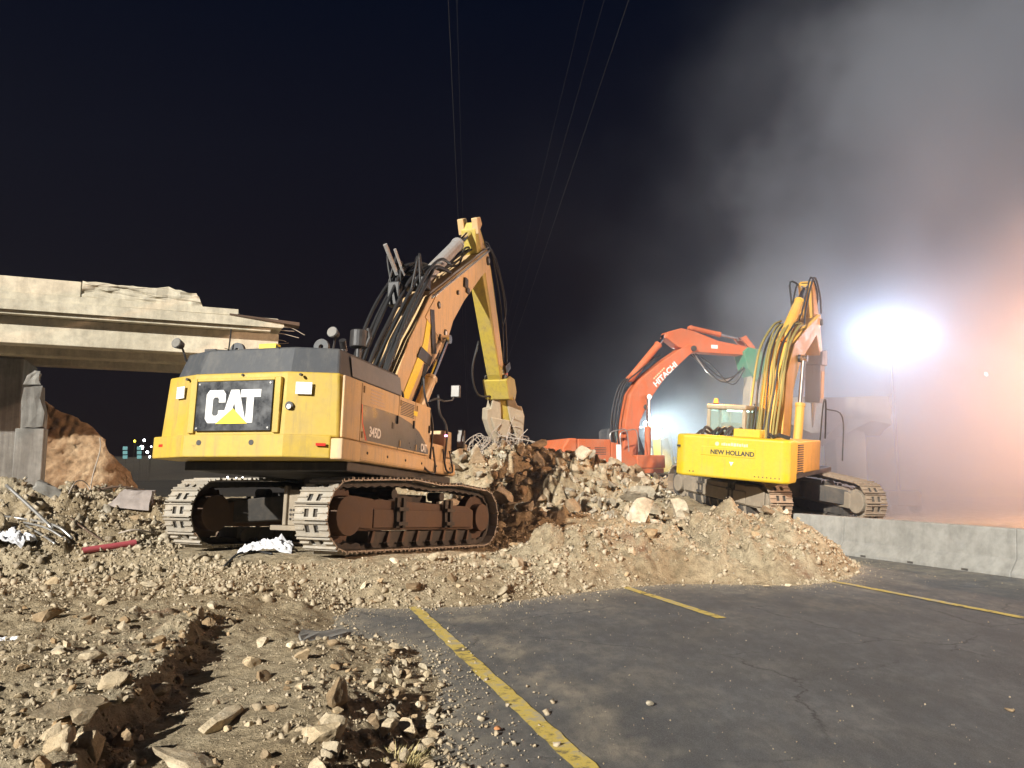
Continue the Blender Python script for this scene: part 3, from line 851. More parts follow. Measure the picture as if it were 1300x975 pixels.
# abutment wall and pier under the deck
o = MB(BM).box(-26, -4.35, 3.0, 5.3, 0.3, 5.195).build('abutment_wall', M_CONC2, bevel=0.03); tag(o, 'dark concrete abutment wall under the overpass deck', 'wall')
pier = empty('broken_pier'); tag(pier, 'broken concrete pier stump leaning before the abutment', 'pier')
pc = at_y(36, 600, 20.6)
PM = Matrix.Translation((pc.x, pc.y, 0)) @ Matrix.Rotation(R(23), 4, 'Z')
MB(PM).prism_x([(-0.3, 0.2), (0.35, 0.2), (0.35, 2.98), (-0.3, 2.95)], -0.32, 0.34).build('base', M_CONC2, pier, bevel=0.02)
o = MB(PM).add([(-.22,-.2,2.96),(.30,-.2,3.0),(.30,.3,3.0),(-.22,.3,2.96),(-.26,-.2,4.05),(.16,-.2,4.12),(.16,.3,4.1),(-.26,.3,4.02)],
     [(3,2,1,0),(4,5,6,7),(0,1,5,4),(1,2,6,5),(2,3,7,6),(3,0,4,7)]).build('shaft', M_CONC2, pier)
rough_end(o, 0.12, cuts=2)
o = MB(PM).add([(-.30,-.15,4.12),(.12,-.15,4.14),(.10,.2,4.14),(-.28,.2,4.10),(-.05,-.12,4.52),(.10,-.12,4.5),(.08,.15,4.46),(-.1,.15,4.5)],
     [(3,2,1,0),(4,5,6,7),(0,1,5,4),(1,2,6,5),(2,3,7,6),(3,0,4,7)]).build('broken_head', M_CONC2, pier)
rough_end(o, 0.12, cuts=2)
# earth bank cut below the deck
na, nb = 150, 70
A = np.linspace(0, 1, na)[None, :]; Bv = np.linspace(0, 1, nb)[:, None]
bx = -21 + 9.6*A + 0*Bv
top = np.interp(bx, [-21, -15.3, -14.3, -13.3, -12.4, -11.9, -11.6, -11.4], [4.5, 4.4, 4.0, 3.45, 2.8, 2.0, 0.9, -0.1])
bz = -0.1 + (top+0.1)*np.minimum(Bv/0.72, 1.0) + 0.0*A
by = 22.6 + 0.10*(bx+13) + 0.26*bz + np.maximum(Bv-0.72, 0)*18 + 0.6*sstep(-12.3, -11.4, bx)*3
by = by + 0.30*fbm(bx, bz*1.3+3, 0.8, 5, 0.55) + 0.16*fbm(bx, bz*0.7, 3.2, 4, 0.6, True)
bx = bx - np.maximum(Bv-0.72, 0)*13
bz = bz + 0.18*fbm(bx, by, 0.9, 4)*np.minimum(Bv/0.72, 1)
tag(link('earth_bank', grid_mesh('earth_bank', bx, by, bz, M_BANK)), kind='structure')
# dark hills far off
hx = np.linspace(-420, 420, 160)[None, :] + 0*np.linspace(0, 1, 12)[:, None]
ht = np.linspace(0, 1, 12)[:, None] + 0*hx
hzv = (6 + 5*fbm(hx, hx*0+3, 0.011, 4) + 3)*np.sin(ht*math.pi/2)
tag(link('far_hills', grid_mesh('far_hills', hx, 260 + 60*ht, hzv - 0.1, M_FAR)), kind='structure')

# median barrier: cast lengths butted together
prof = [(-0.30, 0.0), (0.30, 0.0), (0.30, 0.07), (0.13, 0.30), (0.085, 0.80), (0.07, 0.815), (-0.07, 0.815), (-0.085, 0.80), (-0.13, 0.30), (-0.30, 0.07)]
ang = R(20.0)
bdir = Vector((-math.sin(ang), math.cos(ang), 0)); bor = Vector((math.cos(ang), math.sin(ang), 0))
bstart = Vector((8.95, 13.1, 0.0))
segs = [(-11.5, -7.55, 'stained concrete median barrier length beyond the grit on the verge'), (-7.53, -3.55, 'concrete median barrier length with a clean top edge beside the lane line'),
        (-3.53, 0.45, 'concrete median barrier length carrying a small dark red mark'), (0.47, 4.45, 'concrete median barrier length whose far end runs into the dumped mound'),
        (4.47, 8.4, 'concrete median barrier length buried beneath the mound behind the tracks')]
for s0, s1, lab in segs[:4] + [(4.47, 6.1, 'short broken stub of concrete median barrier between the tracks of the bright yellow excavator')]:
    BMx = Matrix(((bor.x, bdir.x, 0, bstart.x), (bor.y, bdir.y, 0, bstart.y), (0, 0, 1, 0), (0, 0, 0, 1)))
    o = MB(BMx).prism_y(prof, s0, s1).build('concrete_barrier', M_BARR, bevel=0.012); tag(o, lab, 'barrier', 'median barrier lengths')
    if 'red' in lab:
        MB(BMx).box(-0.135, -0.105, 0.02, 0.10, 0.60, 0.67).build('red_mark', M_RED, o)
    for k in (0.8, 2.0, 3.2)[:3 if s1-s0 > 3 else 1]:
        MB(BMx).box(-0.3015, -0.285, s0+k, s0+k+0.14, 0.015, 0.055).build('drain_slot', M_UNDER, o)

# ------------------------------------------------------------------ excavators
def root_matrix(loc, heading, grad):
    n = Vector((-grad[0], -grad[1], 1)).normalized()
    y = Vector((math.sin(R(heading)), math.cos(R(heading)), 0)); y = (y - n*y.dot(n)).normalized()
    x = y.cross(n)
    return Matrix(((x.x, y.x, n.x, loc[0]), (x.y, y.y, n.y, loc[1]), (x.z, y.z, n.z, loc[2]), (0, 0, 0, 1)))

def shoe_mesh(name, w, pitch, mat):
    p = pitch*0.47
    m = MB()
    m.box(-w/2, -0.13, -p, p, 0, 0.022); m.box(0.13, w/2, -p, p, 0, 0.022); m.box(-0.045, 0.045, -p*0.55, p*0.55, 0.001, 0.021)
    m.box(-0.13, 0.13, -p, -p*0.55, 0, 0.022); m.box(-0.13, 0.13, p*0.55, p, 0, 0.022)
    for q, h in ((-0.92, 0.055), (0.0, 0.05), (0.92, 0.058)):
        for a, b in ((-w/2, -0.14), (0.14, w/2)) if q == 0 else ((-w/2, w/2),):
            m.add([(a, q*p-0.014, 0.0225), (b, q*p-0.014, 0.0225), (b, q*p+0.014, 0.0225), (a, q*p+0.014, 0.0225),
                   (a, q*p-0.007, h), (b, q*p-0.007, h), (b, q*p+0.007, h), (a, q*p+0.007, h)],
                  [(4,5,6,7),(0,1,5,4),(1,2,6,5),(2,3,7,6),(3,0,4,7)])
    return m.mesh(name, mat)

def undercarriage(root, L, Ht, gauge, w, m_shoe, m_frame, n_shoe=50, detail=True):
    R0 = Ht/2 - 0.06
    yr, yf = -(L/2 - R0 - 0.06), (L/2 - R0 - 0.06)
    z0 = 0.06
    loop = [(yr + (yf-yr)*i/24, z0) for i in range(24)]
    loop += [(yf + R0*math.cos(a), z0 + R0 + R0*math.sin(a)) for a in [R(-90 + 170*i/22) for i in range(23)]]
    topz = z0 + 2*R0
    loop += [(yf*0.55, topz+0.055), (yf*0.2, topz+0.03), (-0.35, topz+0.085), (yr*0.5, topz+0.06)]
    loop += [(yr + R0*math.cos(a), z0 + R0 + R0*math.sin(a)) for a in [R(97 + 173*i/22) for i in range(23)]]
    P = np.array(loop + [loop[0]])
    d = np.r_[0, np.cumsum(np.hypot(*np.diff(P, axis=0).T))]
    pitch = d[-1]/n_shoe
    at = lambda s: np.array([np.interp(s % d[-1], d, P[:, 0]), np.interp(s % d[-1], d, P[:, 1])])
    sm = shoe_mesh('track_shoe', w, pitch, m_shoe)
    for sx in (-1, 1):
        cx = sx*gauge/2
        # link chain: the track itself
        m = MB(); n = 2*n_shoe; vs = []; fs = []
        for i in range(n):
            s = d[-1]*i/n; p = at(s); t = at(s+0.05)-at(s-0.05); t /= np.linalg.norm(t)
            inn = np.array([-t[1], t[0]])
            dep = 0.115 if i % 2 else 0.085
            for xx, of in ((-0.15, 0.012), (0.15, 0.012), (0.15, dep), (-0.15, dep)):
                q = p + inn*of; vs.append((cx+xx, q[0], q[1]))
        for i in range(n):
            j = (i+1) % n
            for a in range(4):
                b = (a+1) % 4
                fs.append((4*i+a, 4*i+b, 4*j+b, 4*j+a))
        tr = m.add(vs, fs).build('track', M_UNDER, root)
        for i in range(n_shoe):
            s = d[-1]*(i+0.3)/n_shoe; p = at(s); t = at(s+0.06)-at(s-0.06); t /= np.linalg.norm(t)
            nrm = (t[1], -t[0])
            B = Matrix(((-1, 0, 0, cx), (0, t[0], nrm[0], p[0]), (0, t[1], nrm[1], p[1]), (0, 0, 0, 1)))
            link('track_shoe', sm, None, tr, B)
        # side frame between sprocket and idler
        fw = w*0.36
        pr = [(yr+0.18, 0.36), (yf-0.30, 0.36), (yf-0.30, 0.72), (yf-0.55, 0.80), (yr+0.75, 0.86), (yr+0.18, 0.74)]
        fr = MB().prism_x(pr, cx-fw, cx+fw).build('track_frame', m_frame, root, bevel=0.02)
        gx0, gx1 = (cx+fw, cx+fw+0.045) if sx > 0 else (cx-fw-0.045, cx-fw)
        MB().prism_x([(yr+0.55, 0.16), (yf-0.45, 0.16), (yf-0.45, 0.34), (yr+0.55, 0.34)], cx-fw*0.98, cx+fw*0.98).build('roller_guard', M_UNDER, fr)
        for k in range(8):
            yy = yr+0.62 + (yf-yr-1.2)*k/7
            MB().add([(gx0, yy-0.10, 0.17), (gx1+sx*0.03, yy-0.10, 0.17), (gx1+sx*0.03, yy-0.03, 0.17), (gx0, yy-0.03, 0.17),
                      (gx0, yy+0.0, 0.35), (gx1, yy+0.0, 0.35), (gx1, yy+0.06, 0.35), (gx0, yy+0.06, 0.35)],
                     [(3,2,1,0),(4,5,6,7),(0,1,5,4),(1,2,6,5),(2,3,7,6),(3,0,4,7)]).build('gusset', m_frame, fr)
            MB().cyl((cx-fw*0.9, yy+0.1, 0.20), (cx+fw*1.06, yy+0.1, 0.20), 0.115, n=12).build('track_roller', M_UNDER, fr)
        # end covers, sprocket, idler, carrier rollers
        for yy, nm, rr in ((yr, 'sprocket', R0-0.10), (yf, 'idler', R0-0.12)):
            m = MB()
            if nm == 'sprocket':
                pts = []
                for k in range(42):
                    a = 2*math.pi*k/42; q = rr+(0.035 if k % 2 else -0.02); pts.append((yy+q*math.cos(a), z0+R0+q*math.sin(a)))
                m.prism_x(pts, cx-0.05, cx+0.05)
                m.cyl((cx-fw*0.9, yy, z0+R0), (cx+fw*1.25, yy, z0+R0), rr*0.72, n=20)
            else:
                m.cyl((cx-0.09, yy, z0+R0), (cx+0.09, yy, z0+R0), rr+0.03, n=26)
                m.cyl((cx-fw*1.15, yy, z0+R0), (cx+fw*1.15, yy, z0+R0), rr*0.66, n=20)
            m.build(nm, m_frame, root, bevel=0.012)
        MB().prism_x([(yr-0.18, 0.42), (yr+0.6, 0.38), (yr+0.6, 0.86), (yr+0.1, 0.9), (yr-0.18, 0.80)], gx0-0.01*sx, gx1).build('motor_cover', m_frame, fr, bevel=0.02)
        MB().box(min(gx0, gx1), max(gx0, gx1), yr+0.62, yf-0.42, 0.40, 0.70).build('side_plate', m_frame, fr, bevel=0.012)
        for yy in (-0.75, 0.75):
            MB().cyl((cx-0.14, yy, topz-0.16), (cx+0.14, yy, topz-0.16), 0.085, n=12).box(cx-0.05, cx+0.05, yy-0.05, yy+0.05, 0.8, topz-0.16).build('carrier_roller', M_UNDER, root)
            # step bracket
            m = MB()
            xo = gx1
            for dz in (0.0, 0.24):
                m.box(min(xo, xo+sx*0.10), max(xo, xo+sx*0.10), yy-0.16, yy+0.10, 0.44+dz, 0.50+dz)
            m.box(min(xo, xo+sx*0.05), max(xo, xo+sx*0.05), yy-0.16, yy-0.08, 0.40, 0.9); m.box(min(xo, xo+sx*0.05), max(xo, xo+sx*0.05), yy+0.02, yy+0.10, 0.40, 0.9)
            m.build('step', M_UNDER, fr)
    # car body
    m = MB()
    m.box(-gauge/2+0.2, gauge/2-0.2, -0.75, 0.75, 0.52, 0.98)
    for a in (-1, 1):
        for b in (-1, 1):
            m.add([(a*0.5, b*0.3, 0.5), (a*(gauge/2-0.15), b*1.25, 0.42), (a*(gauge/2-0.15), b*1.75, 0.42), (a*0.5, b*0.9, 0.5),
                   (a*0.5, b*0.3, 0.95), (a*(gauge/2-0.15), b*1.25, 0.80), (a*(gauge/2-0.15), b*1.75, 0.80), (a*0.5, b*0.9, 0.95)],
                  [(3,2,1,0),(4,5,6,7),(0,1,5,4),(1,2,6,5),(2,3,7,6),(3,0,4,7)])
    m.build('car_body', M_UNDER, root, bevel=0.02)
    MB().cyl((0, 0, 0.98), (0, 0, 1.24), 0.85, n=32).build('swing_bearing', M_UNDER, root)
    return yr, z0+R0

def hyd(S, p0, p1, rb, parent, m_b, frac=0.55, name='boom_cylinder'):
    p0, p1 = Vector(p0), Vector(p1)
    d = (p1-p0).normalized(); mid = p0 + (p1-p0)*frac
    b = MB(S).cyl(p0, mid, rb, n=14).cyl(mid-d*0.1, mid, rb*1.14, n=14)
    ax = Vector((1, 0, 0))
    b.cyl(p0-ax*rb*0.9, p0+ax*rb*0.9, rb*0.95, n=12)
    o = b.build(name, m_b, parent, bevel=0.006)
    MB(S).cyl(mid, p1, rb*0.55, n=12).cyl(p1-ax*rb*0.8, p1+ax*rb*0.8, rb*0.8, n=12).build('piston_rod', M_CHROME, o)
    return o
def hose(S, pts, r, parent, mat=None, name='hose', n=5):
    return MB(S).tube(spline(pts, n), r, 6).build(name, mat or M_RUBBER, parent, smooth=True)
def wobble(p, a):
    return tuple(c + random.uniform(-a, a) for c in p)
def plate_boom(S, name, poly, hw, parent, mat, lab=None, bevel=0.025):
    o = MB(S).prism_x(poly, -hw, hw).build(name, mat, parent, bevel=bevel)
    return o
def pin(S, y, z, r, hw, parent, name='pin', mat=None):
    return MB(S).cyl((-hw, y, z), (hw, y, z), r, n=16).build(name, mat or M_UNDER, parent, bevel=0.008)

# ============ the large yellow excavator with the crusher
CAT_H = 27.3; CAT_U = 15.0
cat = empty('tracked_excavator', root_matrix((*CAT_C, CAT_Z), CAT_H, CAT_G))
tag(cat, 'large yellow tracked excavator with dark grey hood and a concrete crusher on its stick', 'excavator')
cat_yr, cat_zr = undercarriage(cat, 5.35, 1.18, 2.86, 0.64, M_SHOE, M_RUST, 50)
S = Matrix.Rotation(R(CAT_H-CAT_U), 4, 'Z')
# travel motor guard on the inner face of the right track
mg = MB().box(0.62, 1.02, -2.25, -1.75, 0.42, 0.98).box(0.30, 1.05, -2.30, -1.7, 0.34, 0.42).box(0.55, 0.62, -2.3, -2.2, 0.42, 1.04).build('motor_guard', M_DUSTY, cat, bevel=0.015)
MB().add([(0.86+0.055*math.cos(a), -2.262, 0.62+0.11*math.sin(a)) for a in np.linspace(0, 6.283, 17)[:-1]], [tuple(range(16))]).build('oval_cover', M_TRI, mg)
for i in range(2):
    for j in range(3):
        MB().cyl((0.68+0.06*i, -2.252, 0.52+0.07*j), (0.68+0.06*i, -2.268, 0.52+0.07*j), 0.018, n=8).build('bolt', M_UNDER, mg)
ZB, ZT, ZH, RR, SW, W = 1.39, 2.64, 3.05, -3.63, 0.26, 1.5
deck = MB(S).box(-1.42, 1.40, -2.9, 1.65, 1.24, 1.385).build('deck', M_BLACK, cat, bevel=0.02)
cwp = [(-W-0.02, RR+SW), (-0.84, RR), (0.76, RR), (W-0.02, RR+SW), (W-0.02, RR+0.86), (-W-0.02, RR+0.86)]
cw = MB(S).prism_z(cwp, ZB+0.30, ZT, 0.965, (0.03, RR+0.86)).build('counterweight', M_YEL, cat, bevel=0.035, seg=3)
fl = [(-W-0.13, RR+SW-0.02), (-0.86, RR-0.05), (0.78, RR-0.05), (W-0.12, RR+SW-0.045), (W-0.12, RR+0.84), (-W-0.13, RR+0.84)]
flo = MB(S).prism_z(fl, ZB, ZB+0.33).build('counterweight_skirt', M_YEL, cat, bevel=0.02)
MB(S).box(W-0.118, W+0.07, RR+SW-0.05, RR+0.80, ZB-0.01, ZB+0.29).build('corner_block', M_YEL2, cat, bevel=0.02)
# framed logo plate, the frame proud of the weight, the plate proud of the frame
yc = RR + 0.005
fz0, fz1 = 1.77, 2.50
frm = MB(S).box(-0.83, -0.72, yc-0.05, yc+0.05, fz0-0.03, fz1+0.05).box(0.58, 0.68, yc-0.05, yc+0.05, fz0-0.03, fz1+0.05)\
    .box(-0.719, 0.579, yc-0.047, yc+0.05, fz1+0.004, fz1+0.05).build('plate_frame', M_YEL, cat, bevel=0.01)
PM_ = mat_paint('scuffed_black_plate', (0.022, 0.024, 0.028), 0.22, 0.4, (0.16, 0.17, 0.18), 0.0, 4)
plate = MB(S).box(-0.70, 0.56, yc-0.055, yc+0.02, fz0, fz1).build('logo_plate', PM_, cat, bevel=0.006)
def glyph(poly, x, z, w, h, y, depth, mat, name, parent):
    MB(S).prism_y([(x+px*w, z+pz*h) for px, pz in poly], y, y+depth).build(name, mat, parent)
Cg = [(0,.13),(.14,0),(.80,0),(.94,.13),(.94,.38),(.62,.38),(.62,.27),(.55,.22),(.40,.22),(.33,.28),(.33,.72),(.40,.78),(.55,.78),(.62,.73),(.62,.62),(.94,.62),(.94,.87),(.80,1),(.14,1),(0,.87)]
Ag = [(0,0),(.34,1),(.66,1),(1,0),(.70,0),(.5,.60),(.30,0)]
Tg = [(0,1),(0,.77),(.31,.77),(.31,0),(.66,0),(.66,.77),(1,.77),(1,1)]
gy = yc-0.0595
glyph(Cg, -0.53, 1.885, 0.345, 0.485, gy, 0.004, M_WHITE, 'letter_c', plate)
glyph(Ag, -0.265, 1.885, 0.42, 0.485, gy, 0.004, M_WHITE, 'letter_a', plate)
glyph(Tg, 0.045, 1.885, 0.33, 0.485, gy, 0.004, M_WHITE, 'letter_t', plate)
glyph([(0,0),(1,0),(.52,1)], -0.345, 1.872, 0.53, 0.225, gy-0.004, 0.004, M_TRI, 'yellow_triangle', plate)
for px in (-0.66, 0.52):
    for pz in (fz0+0.04, fz1-0.04): MB(S).cyl((px, yc-0.066, pz), (px, yc-0.05, pz), 0.014, n=8).build('rivet', M_STEEL, plate)
# plugs, reflectors, stickers
for px, pz, rr in ((-0.60, 1.60, 0.040), (0.27, 1.60, 0.040)):
    MB(S).cyl((px, RR-0.056, pz), (px, RR-0.03, pz), rr, n=16).build('plug_hole', M_BLACK, cat)
MB(S).cyl((0.80, RR-0.012+0.02, 2.13), (0.80, RR+0.10, 2.13), 0.062, n=18).build('plug_hole', M_BLACK, cat)
MB(S).cyl((0.815, RR-0.02, 2.115), (0.815, RR+0.05, 2.115), 0.035, n=14).build('socket', M_STEEL, cat)
def facet_pt(t, side, off, z, fl_=False):      # point on an angled rear facet, t 0..1 from centre outwards
    a = Vector((0.76 if side > 0 else -0.84, RR - (0.05 if fl_ else 0)))
    b = Vector((W-0.02 if side > 0 else -W-0.02, RR+SW - (0.04 if fl_ else 0)))
    d = (b-a); n = Vector((d.y, -d.x)).normalized() * (1 if side > 0 else -1)
    if n.y > 0: n = -n
    p = a + d*t + n*off
    return Vector((p.x, p.y, z)), Vector((d.normalized().x, d.normalized().y, 0))
def facet_box(side, t0, t1, z0, z1, off, th, name, mat, parent, fl_=False):
    a0, _ = facet_pt(t0, side, off, z0, fl_); b0, _ = facet_pt(t1, side, off, z0, fl_)
    a1, _ = facet_pt(t0, side, off-th, z0, fl_); b1, _ = facet_pt(t1, side, off-th, z0, fl_)
    vs = [a1, b1, b0, a0]; vs = [tuple(v) for v in vs] + [(v.x, v.y, z1) for v in vs]
    MB(S).add(vs, [(3,2,1,0),(4,5,6,7),(0,1,5,4),(1,2,6,5),(2,3,7,6),(3,0,4,7)]).build(name, mat, parent)
facet_box(1, 0.16, 0.46, 2.30, 2.475, 0.026, 0.012, 'sticker', M_WHITE, cat)
facet_box(-1, 0.22, 0.50, 2.28, 2.46, 0.022, 0.012, 'sticker', M_WHITE, cat)
MST = mat_plain('sticker_grey', (0.52, 0.53, 0.54), 0.5)
for sd_, a, b in ((1, .18, .44), (-1, .24, .48)):
    for k in range(3): facet_box(sd_, a, b, 2.32+0.045*k, 2.335+0.045*k, 0.029, 0.003, 'sticker_print', MST, cat)
facet_box(1, 0.62, 0.80, 1.56, 1.60, 0.02, 0.02, 'reflector', M_RED, cat, True)
facet_box(-1, 0.78, 0.93, 1.56, 1.60, 0.02, 0.02, 'reflector', M_RED, cat, True)
# hood
hp_ = [(-W+0.10, RR+SW+0.10), (-0.80, RR+0.10), (0.74, RR+0.10), (W-0.12, RR+SW+0.10), (W-0.12, -0.95), (-W+0.12, -0.95)]
hood = MB(S).prism_z(hp_, ZT-0.01, ZH, 0.945, (0.0, -1.0)).build('hood', M_HOOD, cat, bevel=0.03)
M_HOODLIT = mat_paint('lit_hood_grey', (0.16, 0.175, 0.19), 0.5, 0.5, (0.30, 0.29, 0.28))  # hood grey made paler: light on its right side painted in as a sheet
MB(S).add([(W-0.105, RR+SW+0.5, ZT+0.03), (W-0.105, -0.98, ZT+0.03), (W-0.155, -0.98, ZH-0.06), (W-0.155, RR+SW+0.5, ZH-0.06)], [(0, 1, 2, 3)]).build('hood_side_lit', M_HOODLIT, hood)
# engine house and side doors, right and left
MB(S).box(0.50, W-0.03, RR+0.87, 0.12, 1.40, ZT-0.02).build('engine_house', M_YEL2, cat, bevel=0.02)
MB(S).box(-W+0.02, -0.50, RR+0.87, -0.2, 1.40, ZT-0.02).build('pump_house', M_YEL2, cat, bevel=0.02)
for y0, y1 in ((RR+0.30, RR+0.86), (RR+0.875, -1.35), (-1.335, -0.62), (-0.605, 0.14)):
    MB(S).prism_x([(y0, 1.70), (y1, 1.70), (y1, ZT-0.03), (y0, ZT-0.03)], W-0.028, W+0.012).build('side_door', M_YEL2, cat, bevel=0.014)
dec = [(RR+0.90, 2.26), (RR+0.95, 1.98), (RR+1.10, 1.73), (0.06, 1.73), (0.06, 1.80), (-0.12, 1.94), (-0.40, 2.09), (-0.80, 2.20), (-1.3, 2.26), (-1.9, 2.275)]
dc = MB(S).prism_x(dec[::-1], W+0.0125, W+0.016).build('side_decal', M_DECAL, cat)
MB(S).prism_x([(RR+0.895, 2.262), (RR+0.945, 1.98), (RR+1.095, 1.73), (RR+1.05, 1.73), (RR+0.905, 1.98), (RR+0.87, 2.262)], W+0.0125, W+0.0165).build('red_edge', M_RED, cat)
def word(body, w, h, org, right, up, mat, parent, bold=0.02, name='lettering'):
    return link(name, text_mesh(body, w, h, 0.004, org, right, up, S, bold), mat, parent)
word('345D', 0.42, 0.16, (W+0.0165, RR+1.17, 1.80), (0, 1, 0), (0, 0, 1), M_WHITE, dc, 0.03)
word('CAT', 0.30, 0.15, (W+0.0165, -0.32, 1.75), (0, 1, 0), (0, 0, 1), M_WHITE, dc, 0.035)
MB(S).box(W+0.0165, W+0.022, -1.62, -1.53, 2.02, 2.12).build('latch', M_BLACK, dc)
# warning notice, pale rubbed print
for k in range(5):
    MB(S).box(W+0.0125, W+0.0145, -2.45, -2.45+random.uniform(.35, .6), 2.32+0.05*k, 2.34+0.05*k).build('rubbed_print', M_RUB, cat)
MB(S).box(W+0.0125, W+0.0155, -0.72, -0.52, 2.36, 2.44).build('yellow_scrape', M_TRI, cat)
for k in range(9): MB(S).box(W+0.0122, W+0.017, -1.28, -0.68, 2.30+0.028*k, 2.314+0.028*k).build('louvre', M_BLACK, cat)
for y_ in (-1.42, -0.70, 0.06): MB(S).box(W+0.012, W+0.045, y_-0.02, y_+0.02, 2.12, 2.26).build('door_handle', M_BLACK, cat, bevel=0.006)
for y_ in (-2.70, -1.28, -0.55):
    for z_ in (1.80, 2.50): MB(S).cyl((W+0.02, y_, z_-0.05), (W+0.02, y_, z_+0.05), 0.016, n=8).build('hinge', M_YEL2, cat)
for k in range(6): MB(S).cyl((W+0.02, -2.5+0.75*k, 1.54), (W+0.03, -2.5+0.75*k, 1.54), 0.022, n=8).build('bolt', M_UNDER, cat)
for px, pz in ((-0.95, 2.56), (0.0, 2.60), (0.95, 2.58)): MB(S).cyl((px, RR+0.005, pz), (px, RR+0.06, pz), 0.02, n=8).build('bolt', M_UNDER, cat)
for x_ in (-0.45, 0.42): MB(S).box(x_-0.008, x_+0.008, RR+0.16, -1.0, ZH-0.002, ZH+0.004).build('hood_seam', M_BLACK, hood)
for x_ in (-0.9, 0.0, 0.9): MB(S).box(x_-0.09, x_+0.09, -2.2, -2.14, ZH, ZH+0.05).build('hood_latch', M_BLACK, hood)
# sill
sil = [(-2.76, 1.40), (1.64, 1.40), (1.64, 1.66), (-2.76, 1.69)]
MB(S).prism_x(sil, W-0.16, W+0.02).build('sill', M_YEL2, cat, bevel=0.06, seg=3)
# front right tool box, tank, steps
MB(S).box(0.62, W-0.05, 0.16, 1.10, 1.40, 1.98).build('tank', M_YEL2, cat, bevel=0.03)
MB(S).box(0.66, W-0.10, 1.12, 1.63, 1.40, 1.76).build('tool_box', M_YEL2, cat, bevel=0.03)
MB(S).box(0.80, W-0.06, 1.20, 1.58, 1.765, 2.30).build('battery_box', M_YEL2, cat, bevel=0.03)
for y0, h in ((0.25, 3.15), (1.05, 2.95)):
    hr = spline([(W-0.02, y0, 1.55), (W+0.02, y0-0.02, 2.3), (W-0.04, y0-0.30, h-0.35), (W-0.06, y0-0.36, h)], 5)
    MB(S).tube(hr, 0.022, 7).build('handrail', M_BLACK, cat, smooth=True)
MB(S).tube([(W-0.05, 0.2, 2.75), (W-0.05, 0.6, 2.86), (W-0.05, 1.0, 2.86)], 0.02, 7).build('handrail', M_BLACK, cat)
MB(S).tube(spline([(W-0.02, -0.10, 1.52), (W+0.06, -0.05, 1.42), (W+0.06, 0.35, 1.42), (W-0.02, 0.40, 1.9)], 5), 0.02, 7).build('grab_loop', M_BLACK, cat)
MB(S).tube(spline([(W-0.02, 0.95, 1.9), (W+0.07, 0.92, 1.5), (W+0.07, 1.3, 1.5), (W-0.02, 1.33, 1.9)], 5), 0.02, 7).build('grab_loop', M_BLACK, cat)
def mirror(p, w, h, name='mirror'):
    x, y, z = p
    o = MB(S).box(x-w/2, x+w/2, y-0.03, y+0.05, z-h/2, z+h/2).build(name, M_BLACK, cat, bevel=0.02)
    MB(S).box(x-w/2+0.02, x+w/2-0.02, y-0.036, y-0.031, z-h/2+0.02, z+h/2-0.02).build('mirror_glass', M_MIRR, o)
mirror((W+0.10, 1.25, 3.10), 0.20, 0.26)
MB(S).tube([(W-0.05, 1.0, 2.86), (W+0.06, 1.15, 2.9), (W+0.10, 1.28, 3.05)], 0.018, 6).build('mirror_arm', M_BLACK, cat)
mirror((W+0.14, 1.55, 2.16), 0.16, 0.38)
MB(S).tube([(W-0.05, 1.5, 1.9), (W+0.14, 1.56, 2.0)], 0.018, 6).build('mirror_arm', M_BLACK, cat)
M_PINK = mat_emit('pink_lamp', (1.0, 0.35, 0.75), 6)
MB(S).box(W-0.02, W+0.03, 1.02, 1.06, 2.16, 2.19).build('marker_lamp', M_PINK, cat)
# rail on the hood and the things standing on it
MB(S).tube(spline([(W-0.22, -2.1, ZT+0.0), (W-0.20, -2.05, ZT+0.14), (W-0.20, -1.2, ZT+0.14), (W-0.2, -0.75, ZT+0.12), (W-0.2, -0.72, ZT-0.1)], 6), 0.022, 7).build('handrail', M_BLACK, cat, smooth=True)
def ring(x, y, z, r0, r1, th, name='lifting_eye'):
    m = MB(S); n = 20; vs = []; fs = []
    for k in range(n):
        a = 2*math.pi*k/n
        for rr, yy in ((r0, -th), (r1, -th), (r1, th), (r0, th)): vs.append((x+rr*math.cos(a), y+yy, z+rr*math.sin(a)))
    for k in range(n):
        j = (k+1) % n
        for a in range(4): fs.append((4*k+a, 4*k+(a+1) % 4, 4*j+(a+1) % 4, 4*j+a))
    m.add(vs, fs).build(name, M_HOOD, cat)
ring(-0.62, -2.9, ZH+0.09, 0.04, 0.125, 0.03); ring(0.86, -2.9, ZH+0.09, 0.04, 0.125, 0.03)
def work_lamp(x, y, z, dx):
    o = MB(S).tube([(x-dx, y+0.05, ZH-0.12), (x-dx*0.3, y+0.03, z-0.06), (x, y, z)], 0.016, 6).cyl((x, y+0.03, z), (x, y-0.10, z+0.02), 0.06, 0.085, 12).build('work_lamp', M_BLACK, cat)
    MB(S).cyl((x, y-0.101, z+0.02), (x, y-0.112, z+0.022), 0.076, n=14).build('lamp_glass', M_MIRR, o)
work_lamp(-1.42, -3.25, ZH+0.13, -0.10); work_lamp(1.24, -3.2, ZH+0.20, 0.06)
MB(S).box(-0.10, 0.20, -3.12, -2.98, ZH+0.005, ZH+0.13).build('camera_housing', M_TRI, cat, bevel=0.012)
MB(S).box(-1.12, -0.92, -3.05, -2.9, ZH, ZH+0.10).tube([(-0.72, -3.0, ZH), (-0.70, -3.0, ZH+0.42)], 0.012, 6).tube([(-1.1, -3.0, ZH+0.1), (-0.6, -3.0, ZH+0.06)], 0.014, 6).build('antenna', M_BLACK, cat)
